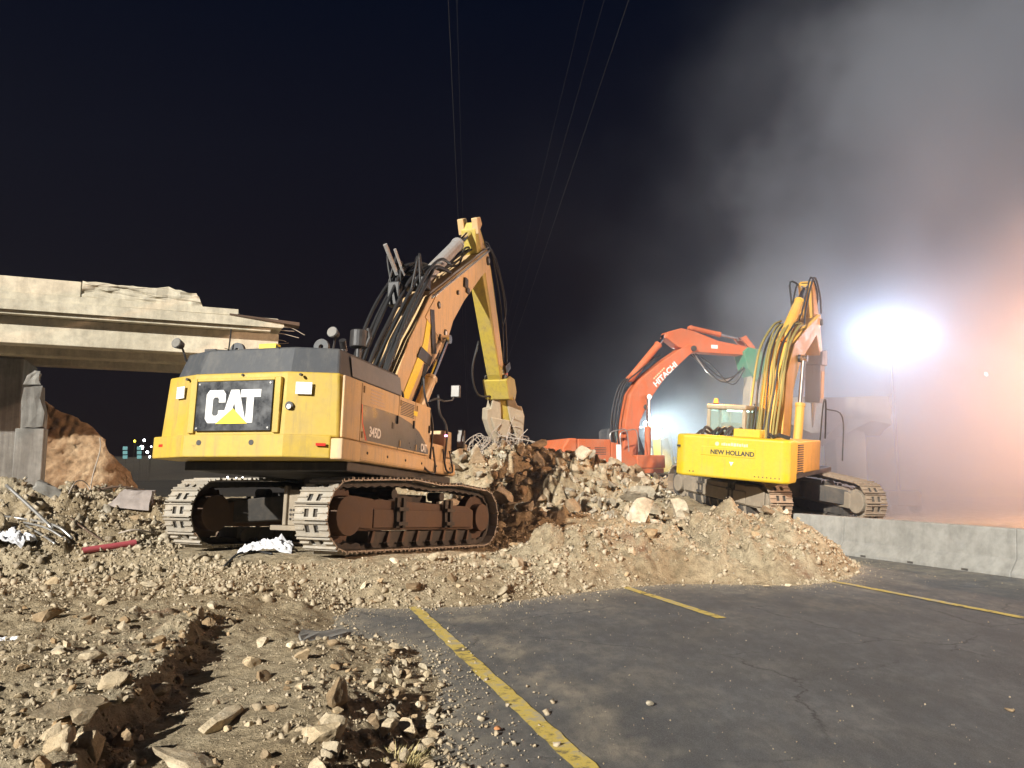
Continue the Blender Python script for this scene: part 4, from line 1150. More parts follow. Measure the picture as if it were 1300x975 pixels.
MB(S).cyl((1.18, -2.3, ZH-0.05), (1.18, -2.3, ZH+0.28), 0.05, n=12).cyl((1.18, -2.3, ZH+0.20), (1.18, -2.3, ZH+0.48), 0.145, n=20).tube([(1.30, -2.3, ZH+0.2), (1.36, -2.28, ZH+0.36), (1.30, -2.24, ZH+0.52)], 0.04, 8).build('precleaner', M_BLACK, cat, bevel=0.02)
MB(S).tube([(0.55, -1.6, ZH-0.1), (0.55, -1.6, ZH+0.35), (0.58, -1.72, ZH+0.48)], 0.06, 12).build('exhaust', M_BLACK, cat)
# cab, left front
cb = [(-0.15, 1.40), (1.72, 1.40), (1.80, 2.2), (1.35, 3.28), (0.0, 3.32), (-0.15, 3.2)]
cab = MB(S).prism_x(cb, -1.44, -0.48).build('cab', M_HOOD, cat, bevel=0.04)
MB(S).prism_x([(0.10, 2.2), (1.62, 2.2), (1.24, 3.16), (0.10, 3.2)], -1.455, -1.443).build('cab_window', M_GLASS, cab)
MB(S).prism_x([(0.10, 2.2), (1.62, 2.2), (1.24, 3.16), (0.10, 3.2)], -0.477, -0.465).build('cab_window', M_GLASS, cab)
# boom
boom = plate_boom(S, 'boom', [(0.42, 1.75), (0.95, 1.80), (1.75, 2.75), (2.75, 3.75), (3.62, 4.50), (4.15, 4.90), (4.50, 5.45), (5.30, 6.20), (6.72, 7.30), (7.40, 7.75), (7.52, 8.05), (7.25, 8.30),
                               (4.65, 6.72), (2.85, 5.62), (1.75, 4.35), (0.62, 2.65), (0.30, 2.10)], 0.34, cat, M_YEL2)
MB(S).prism_x([(2.55, 5.05), (3.75, 4.70), (4.10, 4.98), (3.2, 5.75)], 0.343, 0.362).build('hinge_plate', M_YEL2, boom, bevel=0.01)
MB(S).prism_x([(1.05, 2.55), (1.30, 2.45), (2.75, 4.25), (2.95, 5.1), (2.72, 5.15), (2.50, 4.42)], 0.343, 0.358).build('orange_stripe', M_TRI, boom)
MB(S).prism_x([(2.15, 4.05), (2.9, 3.98), (3.05, 4.22), (2.35, 4.32)], 0.360, 0.374).build('black_band', M_BLACK, boom)
MB(S).prism_x([(2.35, 3.3), (2.6, 3.55), (2.85, 3.98), (2.62, 3.98)], 0.343, 0.357).build('black_band', M_BLACK, boom)
MB(S).prism_x([(3.05, 4.3), (3.3, 4.35), (3.05, 5.35), (2.8, 5.3)], 0.363, 0.377).build('black_band', M_BLACK, boom)
for y, z, r in ((3.86, 4.98, 0.10), (3.52, 4.80, 0.08), (7.25, 7.95, 0.13), (4.7, 6.25, 0.06), (5.3, 6.75, 0.08), (3.35, 5.55, 0.09)):
    pin(S, y, z, r, 0.39, boom)
    MB(S).cyl((0.391, y, z), (0.398, y, z), r*0.55, n=12).build('pin_cap', M_WHITE if r == 0.10 else M_STEEL, boom)
MB(S).box(0.345, 0.40, 5.15, 5.40, 6.55, 6.80).box(0.345, 0.40, 5.35, 5.55, 6.45, 6.6).build('valve_block', M_BLACK, boom)
MB(S).tube([(0.36, 2.9, 5.6), (0.36, 7.35, 8.3)], 0.03, 7).tube([(0.30, 2.9, 5.72), (0.30, 7.4, 8.42)], 0.022, 7).build('pipe', M_STEEL, boom)
for sx in (-0.52, 0.52):
    hyd(S, (sx, 1.15, 1.85), (sx, 3.55, 4.75), 0.13, cat, M_YEL2, 0.62)
hyd(S, (0.0, 3.05, 6.05), (0.0, 6.58, 8.62), 0.165, cat, M_GREY, 0.72, 'stick_cylinder')
for k in range(11):         # hoses up the back of the boom
    x = -0.42 + 0.085*k
    a = random.uniform(0.10, 0.55)
    pts = [(x*0.9, 0.1+random.uniform(-.25, .15), 2.5), (x, 0.75-a*0.4, 3.45+a*0.3), (x, 1.75-a*0.6, 4.75+a*0.5), (x, 2.7-a*0.4, 5.85+a*0.6), (x*0.9, 3.3, 6.30+a*0.7), (x*0.8, 4.1+random.uniform(0, .4), 6.65+a*0.3)]
    hose(S, [wobble(p, 0.05) for p in pts], random.uniform(0.026, 0.045), boom)
for k in range(7):
    x = random.uniform(-0.4, 0.4)
    c = (x, 2.6+random.uniform(-.2, .4), 6.1+random.uniform(0, .3))
    hose(S, [wobble((x, 2.2, 5.5), .1), wobble((x, 2.3, 6.4), .2), wobble(c, .2), wobble((x, 3.4, 6.3), .15)], 0.028, boom)
MB(S).box(-0.34, -0.05, 1.95, 2.2, 5.2, 5.75).box(-0.3, 0.3, 2.6, 3.0, 5.8, 6.05).build('manifold', M_RUBBER, boom, bevel=0.03)
MB(S).tube([(-0.25, 2.25, 6.0), (-0.35, 1.75, 6.55)], 0.05, 8).tube([(-0.12, 2.35, 6.0), (-0.2, 1.95, 6.5)], 0.035, 8).build('stub_pipe', M_GREY, boom)
for k in range(4):
    hose(S, [wobble((-0.2+0.1*k, 4.4, 6.8), .1), wobble((-0.2+.1*k, 5.4, 7.35), .15), wobble((-.2+.1*k, 6.3, 7.9), .15), (-.1+.05*k, 7.0, 8.3)], 0.03, boom)
# stick, kicked out forwards
SK = S @ Matrix(((1, 0, 0, 0), (0, 1, -0.28, 0.28*7.95), (0, 0, 1, 0), (0, 0, 0, 1)))
stick = plate_boom(SK, 'stick', [(6.72, 8.86), (6.60, 8.62), (6.68, 8.05), (7.10, 7.55), (8.42, 4.95), (8.62, 4.72), (8.90, 4.78), (9.0, 5.05), (8.55, 6.6), (8.05, 8.0), (7.55, 8.5), (7.0, 8.9)], 0.215, cat, M_STICK)
MB(SK).prism_x([(8.35, 5.25), (8.85, 5.2), (8.45, 6.6), (7.95, 7.9), (7.5, 8.35), (7.0, 8.75), (6.85, 8.6), (7.3, 7.9)], 0.2155, 0.223).build('side_panel', M_YEL2, stick)
MB(SK).prism_x([(6.65, 8.5), (7.05, 8.9), (6.90, 9.05), (6.55, 8.9)], -0.30, -0.12).prism_x([(6.65, 8.5), (7.05, 8.9), (6.90, 9.05), (6.55, 8.9)], 0.12, 0.30).build('horn', M_YEL2, stick, bevel=0.02)
pin(SK, 7.25, 7.95, 0.12, 0.30, stick); pin(SK, 8.75, 4.9, 0.10, 0.36, stick)
hyd(SK, (0.0, 8.25, 7.75), (0.0, 9.25, 5.35), 0.12, cat, M_BLACK, 0.6, 'tool_cylinder')
for k in range(5):
    x = -0.2+0.12*k
    hose(SK, [(x, 7.3, 8.45), wobble((x, 8.1, 8.5), .12), wobble((x, 8.7, 7.4), .12), wobble((x, 9.0, 6.2), .1), (x, 9.05, 5.3)], 0.025, stick)
hose(SK, [(-0.2, 7.3, 8.3), (0.2, 8.3, 8.6), (0.4, 8.9, 7.2), (0.3, 8.7, 6.4)], 0.02, stick)
hose(SK, [(-0.32, 8.1, 5.9), (-0.55, 8.0, 5.0), (-0.5, 8.3, 4.35), (-0.2, 8.75, 4.35)], 0.035, stick)
# linkage and the crusher
MB(SK).prism_x([(8.72, 5.25), (9.30, 5.50), (9.42, 5.30), (8.85, 5.05)], -0.33, -0.26).prism_x([(8.72, 5.25), (9.30, 5.50), (9.42, 5.30), (8.85, 5.05)], 0.26, 0.33).build('tool_link', M_BLACK, cat, bevel=0.015)
MB(SK).prism_x([(9.22, 5.45), (9.50, 5.40), (9.62, 4.85), (9.30, 4.75)], -0.18, 0.18).build('connecting_link', M_OR, cat, bevel=0.02)
cr = MB(SK).prism_x([(8.50, 4.80), (9.0, 5.0), (9.55, 5.0), (9.72, 4.62), (9.45, 4.30), (8.75, 4.25)], -0.40, 0.40).build('crusher', M_STICK, cat, bevel=0.03)
CT = SK @ Matrix.Translation((0, 9.2, 4.3)) @ Matrix.Rotation(R(14), 4, 'X') @ Matrix.Rotation(R(35), 4, 'Z')
MB(CT).cyl((-0.28, 0, 0.1), (-0.28, 0, -0.55), 0.15, n=14).build('jaw_cylinder', M_BLACK, cr)
MB(CT).box(-0.10, 0.16, -0.18, 0.16, -0.95, 0.10).build('crusher_spine', M_STICK, cr, bevel=0.03)
def jaw(mir, name):
    pl = [(0.10, 0.15), (0.36, 0.10), (0.46, -0.20), (0.60, -0.22), (0.66, -0.55), (0.58, -0.95), (0.42, -1.35), (0.34, -1.38), (0.24, -0.95), (0.16, -0.70), (0.12, -0.3)]
    pl = [(mir*a, b) for a, b in pl]
    if mir > 0: pl = pl[::-1]
    o = MB(CT).prism_y(pl, -0.24, 0.24).build(name, M_JAW, cr, bevel=0.03)
    for k in range(4):
        t = k/3; x = mir*(0.16+0.16*t); z = -0.72-0.5*t
        MB(CT).add([(x, -0.2, z), (x, 0.2, z), (x+mir*0.03, 0.2, z-0.12), (x+mir*0.03, -0.2, z-0.12), (x-mir*0.10, -0.1, z-0.07), (x-mir*0.10, 0.1, z-0.07)],
                   [(0,1,2,3), (0,4,5,1), (3,2,5,4), (0,3,4), (1,5,2)]).build('tooth', M_JAW, o)
jaw(-1, 'jaw'); jaw(1, 'jaw')
MB(CT).prism_y([(-0.5, -0.48), (0.10, -0.62), (0.10, -1.0), (-0.2, -1.2), (-0.42, -0.95)], -0.30, -0.22).build('jaw_guard', M_JAW, cr, bevel=0.02)
tip = (cat.matrix_world @ CT) @ Vector((0.0, 0, -1.2))

# rebar hanging out of the crusher
tang = empty('rebar_tangle'); tag(tang, 'tangle of bent rebar hanging from the crusher jaws', 'rebar')
rt = random.Random(5)
for k in range(85):
    a = Vector((tip.x + rt.gauss(0, 0.28), tip.y + rt.gauss(0, 0.25), tip.z + rt.uniform(-0.2, 0.45)))
    b = Vector((tip.x + rt.gauss(0.15, 0.75), tip.y + rt.gauss(-0.2, 0.5), 0)); b.z = hz(b.x, b.y) + rt.uniform(-0.1, 0.25)
    m1 = a.lerp(b, 0.33) + Vector((rt.gauss(0, 0.28), rt.gauss(0, 0.2), rt.gauss(0.05, 0.15)))
    m2 = a.lerp(b, 0.66) + Vector((rt.gauss(0, 0.32), rt.gauss(0, 0.25), rt.gauss(0, 0.15)))
    MB().tube(spline([a, m1, m2, b], 5), rt.choice((0.010, 0.012, 0.016)), 5).build('rebar', M_REBAR, tang)
for k in range(14):
    a = Vector((tip.x + rt.uniform(-0.7, -0.2), tip.y - 0.2, tip.z - rt.uniform(0.1, 0.5)))
    MB().tube(spline([a, a+Vector((-0.25+rt.gauss(0, .1), 0, 0.3+rt.gauss(0, .15))), a+Vector((-0.55+rt.gauss(0, .15), rt.gauss(0, .2), -0.15)), a+Vector((-0.3, 0, -0.9+rt.gauss(0, .2)))], 6), 0.012, 5).build('rebar', M_REBAR, tang)

# ============ the bright yellow excavator with the hydraulic breaker
NH_H = -16.5; NH_U = 34.0
nh = empty('tracked_excavator', root_matrix((*NH_C, NH_Z), NH_H, NH_G))
tag(nh, 'bright yellow tracked excavator with amber beacon, boom raised and a hydraulic breaker', 'excavator')
undercarriage(nh, 5.2, 1.10, 2.75, 0.62, M_SHOE2, M_DUSTY, 46)
S = Matrix.Rotation(R(NH_H-NH_U), 4, 'Z')
MB(S).box(-1.3, 1.3, -2.6, 1.7, 1.14, 1.28).build('deck', M_BLACK, nh, bevel=0.02)
W = 1.40; y0 = -3.30
cwp = [(-W, y0+0.16), (-W+0.22, y0), (W-0.14, y0), (W, y0+0.10), (W, y0+0.75), (-W, y0+0.75)]
cw = MB(S).prism_z(cwp, 1.08, 2.10).build('counterweight', M_NH, nh, bevel=0.06, seg=3)
MB(S).box(-0.72, 0.62, y0-0.012, y0+0.03, 1.62, 1.84).build('raised_panel', M_NH, cw, bevel=0.012)
word('NEW HOLLAND', 1.06, 0.115, (-0.46, y0-0.0125, 1.66), (1, 0, 0), (0, 0, 1), M_BLACK, cw, 0.035)
M_PALE = mat_plain('faded_white_marking', (0.70, 0.62, 0.36), 0.5)
MB(S).cyl((-0.31, y0-0.004, 1.915), (-0.31, y0+0.01, 1.915), 0.05, n=14).build('faded_print', M_PALE, cw)
xx = -0.20
for wd in (0.03, 0.05, 0.035, 0.06, 0.05, 0.06, 0.045, 0.05, 0.03, 0.05, 0.035):
    MB(S).box(xx, xx+wd, y0-0.004, y0+0.01, 1.875+random.uniform(0, .012), 1.95+random.uniform(-.015, .012)).build('faded_print', M_PALE, cw); xx += wd+0.014
MB(S).prism_y([(0.0, 1.50), (0.11, 1.50), (0.09, 1.47), (0.05, 1.40), (0.04, 1.44)], y0-0.004, y0+0.01).build('emblem', M_WHITE, cw)
for k in range(2): MB(S).cyl((-W+0.42+0.09*k, y0-0.004, 1.20), (-W+0.42+0.09*k, y0+0.02, 1.20), 0.018, n=8).build('bolt_hole', M_BLACK, cw)
for k in range(7): MB(S).cyl((W-0.78+0.095*k, y0-0.004, 1.20), (W-0.78+0.095*k, y0+0.02, 1.20), 0.016, n=8).build('bolt_hole', M_BLACK, cw)
MB(S).box(-W-0.003+0.06, -W+0.14, y0+0.02, y0+0.06, 1.78, 1.83).build('tail_mark', M_BLACK, cw)
# house
side = MB(S).box(0.35, W-0.02, y0+0.76, -0.1, 1.28, 2.06).build('engine_house', M_NHLIT, nh, bevel=0.03)
MB(S).box(-W+0.02, -0.5, y0+0.76, -1.06, 1.28, 2.0).build('pump_house', M_NH, nh, bevel=0.03)
MB(S).box(-0.5, 0.35, y0+0.76, -1.3, 1.28, 1.98).build('hood', M_NH, nh, bevel=0.03)
for k in range(13):
    MB(S).box(W-0.021, W+0.012, y0+0.84, y0+1.30, 1.30+0.055*k, 1.325+0.055*k).build('vent_slot', M_BLACK, side)
MB(S).box(-0.02, 0.62, y0+0.30, y0+0.75, 2.10, 2.30).build('filler_box', M_NH, nh, bevel=0.02)
MB(S).tube([(0.75, y0+0.6, 2.1), (0.75, y0+0.6, 2.22), (0.86, y0+0.6, 2.14), (1.0, y0+0.55, 2.2), (1.25, y0+0.6, 2.13)], 0.05, 6).build('hose_run', M_RUBBER, nh)
for k in range(9):
    xk = -1.1+0.13*k
    hose(S, [wobble((xk, y0+0.75, 2.05), .05), wobble((xk+.1, y0+0.95, 2.25), .08), wobble((xk+.2, y0+1.2, 2.08), .05)], 0.04, nh)
# cab
cb = [(-0.55, 1.28), (1.55, 1.28), (1.62, 1.9), (1.20, 2.78), (-0.35, 2.84), (-0.55, 2.7)]
M_CAB = mat_paint('cab_cream_frame', (0.34, 0.30, 0.22), 0.5, 0.5)
fx0, fx1 = -1.42, -0.36
SB = S @ Matrix.Translation((0, -0.45, 0.06))
cab = MB(SB).box(fx0, fx1, -0.55, 1.5, 1.282, 1.72).build('cab', M_CAB, nh, bevel=0.02)
for (xa, ya) in ((fx0, -0.55), (fx1-0.09, -0.55), (fx0, 1.15), (fx1-0.09, 1.15), (fx0, 0.35), (fx1-0.09, 0.35)):
    MB(SB).box(xa, xa+0.09, ya, ya+0.09, 1.722, 2.70).build('cab_pillar', M_CAB, cab)
MB(SB).box(fx0-0.02, fx1+0.02, -0.60, 1.35, 2.702, 2.84).build('cab_roof', M_CAB, cab, bevel=0.05, seg=3)
MB(SB).box(fx0+0.09, fx1-0.09, -0.53, -0.51, 1.722, 2.70).build('rear_window', M_GLASS, cab)
MB(SB).box(fx1-0.04, fx1-0.03, -0.46, 1.15, 1.722, 2.70).build('side_window', M_GLASS, cab)
MB(SB).box(fx0+0.03, fx0+0.04, -0.46, 1.15, 1.722, 2.70).build('side_window', M_GLASS, cab)
MB(SB).box(fx0+0.25, fx1-0.25, -0.15, 0.0, 1.722, 2.35).box(fx0+0.22, fx1-0.22, -0.1, 0.45, 1.722, 1.85).build('operator_seat', mat_plain('seat_fabric', (0.30, 0.14, 0.06), 0.9), cab, bevel=0.05)
M_CABL = mat_emit('cab_lamp', (0.75, 1.0, 0.90), 9)
MB(SB).box(fx0+0.2, fx1-0.2, 0.5, 0.9, 2.66, 2.70).build('cab_lamp', M_CABL, cab)
M_BEAC = mat_emit('amber_beacon', (1.0, 0.22, 0.01), 2.6)
bp = Vector((fx0+0.20, -0.45, 2.845))
bk = MB(SB).cyl(bp, bp+Vector((0, 0, 0.03)), 0.075, n=14).build('beacon_base', M_BLACK, nh)
MB(SB).cyl(bp+Vector((0, 0, 0.032)), bp+Vector((0, 0, 0.15)), 0.062, 0.045, n=14).build('beacon_lens', M_BEAC, bk)
bl_d = bpy.data.lights.new('beacon_light', 'POINT'); bl_d.energy = 160; bl_d.color = (1.0, 0.42, 0.06); bl_d.shadow_soft_size = 0.05
blo = bpy.data.objects.new('beacon_light', bl_d); COL.objects.link(blo); blo.parent = nh; blo.location = SB @ (bp + Vector((0, 0, 0.26)))
# boom, jib cylinders
boom = plate_boom(S, 'boom', [(0.25, 1.35), (0.75, 1.40), (0.98, 2.2), (1.12, 3.40), (1.70, 4.15), (2.55, 4.65), (4.10, 5.45), (4.35, 5.75), (4.10, 5.95), (2.2, 5.25), (1.05, 4.75), (0.35, 3.85), (0.18, 2.6), (0.05, 1.7)], 0.33, nh, M_NHLIT)
pin(S, 4.15, 5.70, 0.11, 0.38, boom); pin(S, 1.55, 4.35, 0.11, 0.40, boom, mat=M_BLACK)
for sx in (-0.48, 0.48): hyd(S, (sx, 1.05, 1.45), (sx, 1.55, 4.35), 0.125, nh, M_NHLIT, 0.55)
hyd(S, (0, 1.15, 4.95), (0, 3.45, 6.75), 0.15, nh, M_NHLIT, 0.68, 'stick_cylinder')
for k in range(10):
    x = -0.42+0.08*k; a = random.uniform(0.04, 0.24)
    hose(S, [(x, -0.55, 1.75), wobble((x, -0.15-a, 2.5), .05), wobble((x, 0.05-a, 3.4), .05), wobble((x, 0.55-a, 4.5), .05), wobble((x, 1.35, 5.15+a*.6), .05), wobble((x, 2.2, 5.45), .08)], random.uniform(0.025, 0.04), boom, M_HOSEY if k % 3 != 1 else M_RUBBER)
for k in range(4):
    x = -0.3+0.2*k
    hose(S, [(x, 2.2, 5.4), wobble((x, 2.6, 6.0), .15), wobble((x, 3.3, 6.9), .15), wobble((x, 3.9, 6.6), .15), (x, 4.3, 6.0)], 0.028, boom)
stick = plate_boom(S, 'stick', [(3.30, 6.80), (3.45, 6.62), (3.75, 5.85), (4.0, 5.45), (4.85, 4.55), (5.05, 4.60), (5.08, 4.8), (4.65, 5.6), (4.25, 6.15), (3.62, 6.95)], 0.22, nh, M_NHLIT)
pin(S, 4.95, 4.68, 0.09, 0.30, stick)
hyd(S, (0, 4.15, 6.25), (0, 5.25, 4.95), 0.10, nh, M_BLACK, 0.6, 'tool_cylinder')
# breaker
HT = S @ Matrix.Translation((0, 5.05, 4.68))
br = MB(HT).prism_x([(-0.30, 0.12), (0.32, 0.22), (0.40, -0.30), (-0.36, -0.30)], -0.30, 0.30).build('breaker', M_GREY, nh, bevel=0.03)
MB(HT).prism_x([(-0.30, -0.302), (0.32, -0.302), (0.26, -1.55), (-0.24, -1.55)], -0.24, 0.24).build('breaker_body', M_GREY, br, bevel=0.03)
MB(HT).box(0.242, 0.262, -0.2, 0.2, -1.4, -0.5).build('side_plate', M_NHLIT, br)
MB(HT).cyl((0, 0, -1.55), (0, 0, -2.35), 0.085, 0.03, 12).build('breaker_point', M_STEEL, br)
# right front rails
MB(S).tube(spline([(W-0.05, -0.05, 2.05), (W, -0.05, 3.0), (W, 0.25, 3.05), (W, 0.32, 2.1)], 6), 0.022, 6).tube(spline([(W, 0.3, 2.9), (W+0.3, 0.9, 2.7), (W+0.32, 1.0, 1.5)], 5), 0.018, 6).build('handrail', M_BLACK, nh)

# ============ the orange excavator behind the heap
HI_C = (4.75, 35.5, 0.55)
hi = empty('tracked_excavator', root_matrix(HI_C, 70, (0, 0)))
tag(hi, 'orange tracked excavator behind the rubble heap with a green crusher at its stick end', 'excavator')
undercarriage(hi, 5.4, 1.2, 2.9, 0.64, M_SHOE2, M_DUSTY, 40)
S = Matrix()
MB(S).box(-1.4, 1.4, -2.9, 1.7, 1.24, 1.45).build('deck', M_OR, hi, bevel=0.02)
MB(S).prism_x([(-3.25, 1.40), (-2.55, 1.30), (-2.55, 2.75), (-2.95, 2.75), (-3.25, 2.35)], -1.4, 1.4).build('counterweight', M_OR, hi, bevel=0.08, seg=3)
hs = MB(S).box(0.3, 1.42, -2.54, -0.95, 1.46, 2.72).build('engine_house', M_OR, hi, bevel=0.04)
for a, b in ((-2.40, -1.95), (-1.75, -1.2)):
    for k in range(5): MB(S).box(1.421, 1.428, a, b, 2.05+0.07*k, 2.08+0.07*k).build('vent_slot', M_UNDER, hs)
MB(S).box(-1.4, 0.3, -2.54, -1.2, 1.46, 2.68).build('hood', M_OR, hi, bevel=0.04)
MB(S).prism_x([(-0.94, 1.46), (0.3, 1.46), (0.3, 1.85), (-0.6, 2.55), (-0.94, 2.6)], 0.5, 1.42).build('tank', M_OR, hi, bevel=0.03)
MB(S).box(1.0, 1.43, -0.70, -0.44, 1.5, 2.5).build('white_panel', M_WHITE, hi, bevel=0.02)
MB(S).box(0.55, 1.44, 0.31, 1.75, 1.46, 2.05).build('tool_box', M_OR, hi, bevel=0.04)
for y_ in (-0.9, -0.4):
    MB(S).tube(spline([(1.3, y_, 2.5), (1.3, y_, 3.0), (1.3, y_+0.45, 3.15), (1.3, y_+0.8, 3.1), (1.3, y_+0.9, 2.2)], 5), 0.025, 6).build('handrail', M_STEEL, hi)
cb = [(-0.15, 1.46), (1.75, 1.46), (1.85, 2.2), (1.4, 3.3), (0.0, 3.34), (-0.15, 3.2)]
cab = MB(S).prism_x(cb, -1.42, -0.45).build('cab', M_HOOD, hi, bevel=0.05)
MB(S).prism_x([(0.1, 2.1), (1.65, 2.1), (1.25, 3.2), (0.1, 3.22)], -0.448, -0.438).build('cab_window', M_GLASS, cab)
boom = plate_boom(S, 'boom', [(0.35, 1.7), (0.80, 1.75), (0.92, 2.5), (1.12, 3.6), (1.65, 4.62), (2.55, 5.75), (3.85, 6.85), (4.30, 7.15), (4.25, 7.45), (3.8, 7.4), (2.45, 6.55), (1.2, 5.6), (0.65, 4.9), (0.36, 3.6), (0.20, 2.1)], 0.36, hi, M_OR, bevel=0.04)
me = text_mesh('HITACHI', 1.6, 0.28, 0.004, (0.3605, 2.02, 5.25), Vector((0, 0.74, 0.675)).normalized(), Vector((0, -0.675, 0.74)).normalized(), S, 0.03)
link('lettering', me, M_WHITE, boom)
for k in range(7):
    c_ = Vector((0.3605, 1.90, 5.62)) + Vector((0, 0.74, 0.675))*0.12*k
    MB(S).prism_x([(c_.y, c_.z), (c_.y+0.06, c_.z+0.055), (c_.y+0.02, c_.z+0.10), (c_.y-0.04, c_.z+0.045)], 0.3605, 0.3645).build('faded_print', M_PALE, boom)
pin(S, 1.45, 4.3, 0.13, 0.45, boom); pin(S, 4.1, 7.2, 0.14, 0.44, boom)
for sx in (-0.56, 0.56): hyd(S, (sx, 1.35, 1.75), (sx, 1.45, 4.75), 0.14, hi, M_OR, 0.55)
hyd(S, (0, 0.85, 5.65), (0, 2.75, 7.75), 0.17, hi, M_OR, 0.82, 'stick_cylinder')
stick = plate_boom(S, 'stick', [(2.65, 7.66), (3.3, 7.25), (4.2, 7.05), (5.6, 7.05), (7.15, 7.05), (7.55, 7.15), (7.55, 7.38), (7.2, 7.5), (5.6, 7.68), (4.2, 8.08), (3.5, 8.18), (2.75, 7.95)], 0.30, hi, M_OR, bevel=0.04)
MB(S).box(0.3005, 0.306, 5.15, 5.52, 7.28, 7.46).build('white_plate', M_WHITE, stick)
hyd(S, (0, 4.2, 8.28), (0, 7.0, 7.9), 0.125, hi, M_OR, 0.6, 'tool_cylinder')
MB(S).prism_x([(6.9, 7.9), (7.2, 8.05), (7.75, 7.45), (7.55, 7.25)], -0.32, -0.22).prism_x([(6.9, 7.9), (7.2, 8.05), (7.75, 7.45), (7.55, 7.25)], 0.22, 0.32).build('tool_link', M_OR, hi, bevel=0.02)
cr = MB(S).prism_x([(6.95, 7.2), (7.25, 7.45), (8.0, 7.35), (8.35, 6.85), (8.15, 6.3), (7.65, 5.75), (7.15, 6.4)], -0.42, 0.42).build('crusher', M_GREEN, hi, bevel=0.04)
MB(S).prism_x([(7.45, 6.1), (7.8, 6.0), (7.75, 5.2), (7.65, 4.5), (7.25, 4.45), (7.35, 5.4)], -0.30, 0.30).build('jaw', M_JAW, cr, bevel=0.04)
MB(S).prism_x([(7.85, 6.3), (8.25, 6.4), (8.2, 5.4), (8.0, 4.55), (7.85, 4.5), (7.85, 5.4)], -0.30, 0.30).build('jaw', M_JAW, cr, bevel=0.04)
for k in range(5):
    hose(S, [(0.2-0.1*k, 4.3, 7.0), wobble((0.3, 5.0+0.2*k, 6.3-0.2*k), .2), wobble((0.3, 6.2+.1*k, 5.6+0.2*k), .25), (0.2-.1*k, 7.3, 6.6)], 0.028, stick, M_STEEL if k % 2 else M_RUBBER)
for k in range(3):
    hose(S, [(0.3-0.3*k, 0.1, 2.2), (0.3-0.3*k, -0.05, 3.6), (0.3-.3*k, 0.35, 5.2), (0.3-.3*k, 1.1, 5.95), (.3-.3*k, 2.3, 6.8)], 0.04, boom)
MB(S).box(0.38, 0.52, 0.0, 0.28, 3.1, 3.25).box(0.38, 0.52, 0.0, 0.28, 2.85, 3.0).build('lamp_bracket', M_OR, boom)

# ============ yellow excavator far behind, half hidden by the heap
far = empty('tracked_excavator', root_matrix((10.2, 50, 0.4), 200, (0, 0)))
tag(far, 'distant yellow excavator with arched boom beyond the orange one, beside a lit lamp mast', 'excavator')
undercarriage(far, 4.8, 1.05, 2.6, 0.6, M_SHOE2, M_DUSTY, 36)
MB(S).box(-1.3, 1.3, -2.8, 1.6, 1.1, 1.3).box(-1.3, 1.3, -2.9, -1.2, 1.3, 2.5).build('house', M_NH, far, bevel=0.05)
cab = MB(S).prism_x([(-0.1, 1.31), (1.6, 1.31), (1.7, 2.0), (1.3, 3.0), (-0.1, 3.05)], 0.45, 1.32).build('cab', mat_paint('pale_green_cab', (0.20, 0.28, 0.18), 0.4, 0.4), far, bevel=0.05)
MB(S).box(0.55, 1.22, 1.55, 1.70, 2.0, 2.1).build('windscreen_bar', M_BLACK, cab)
plate_boom(S, 'boom', [(0.3, 1.5), (0.8, 1.5), (1.6, 2.9), (2.8, 3.6), (4.6, 3.4), (4.7, 3.7), (2.9, 4.4), (1.4, 3.9), (0.2, 2.0)], 0.32, far, M_NH)
plate_boom(S, 'stick', [(4.3, 4.2), (4.6, 4.2), (5.0, 3.4), (4.5, 1.4), (4.2, 1.4), (4.3, 3.4)], 0.22, far, M_NH)

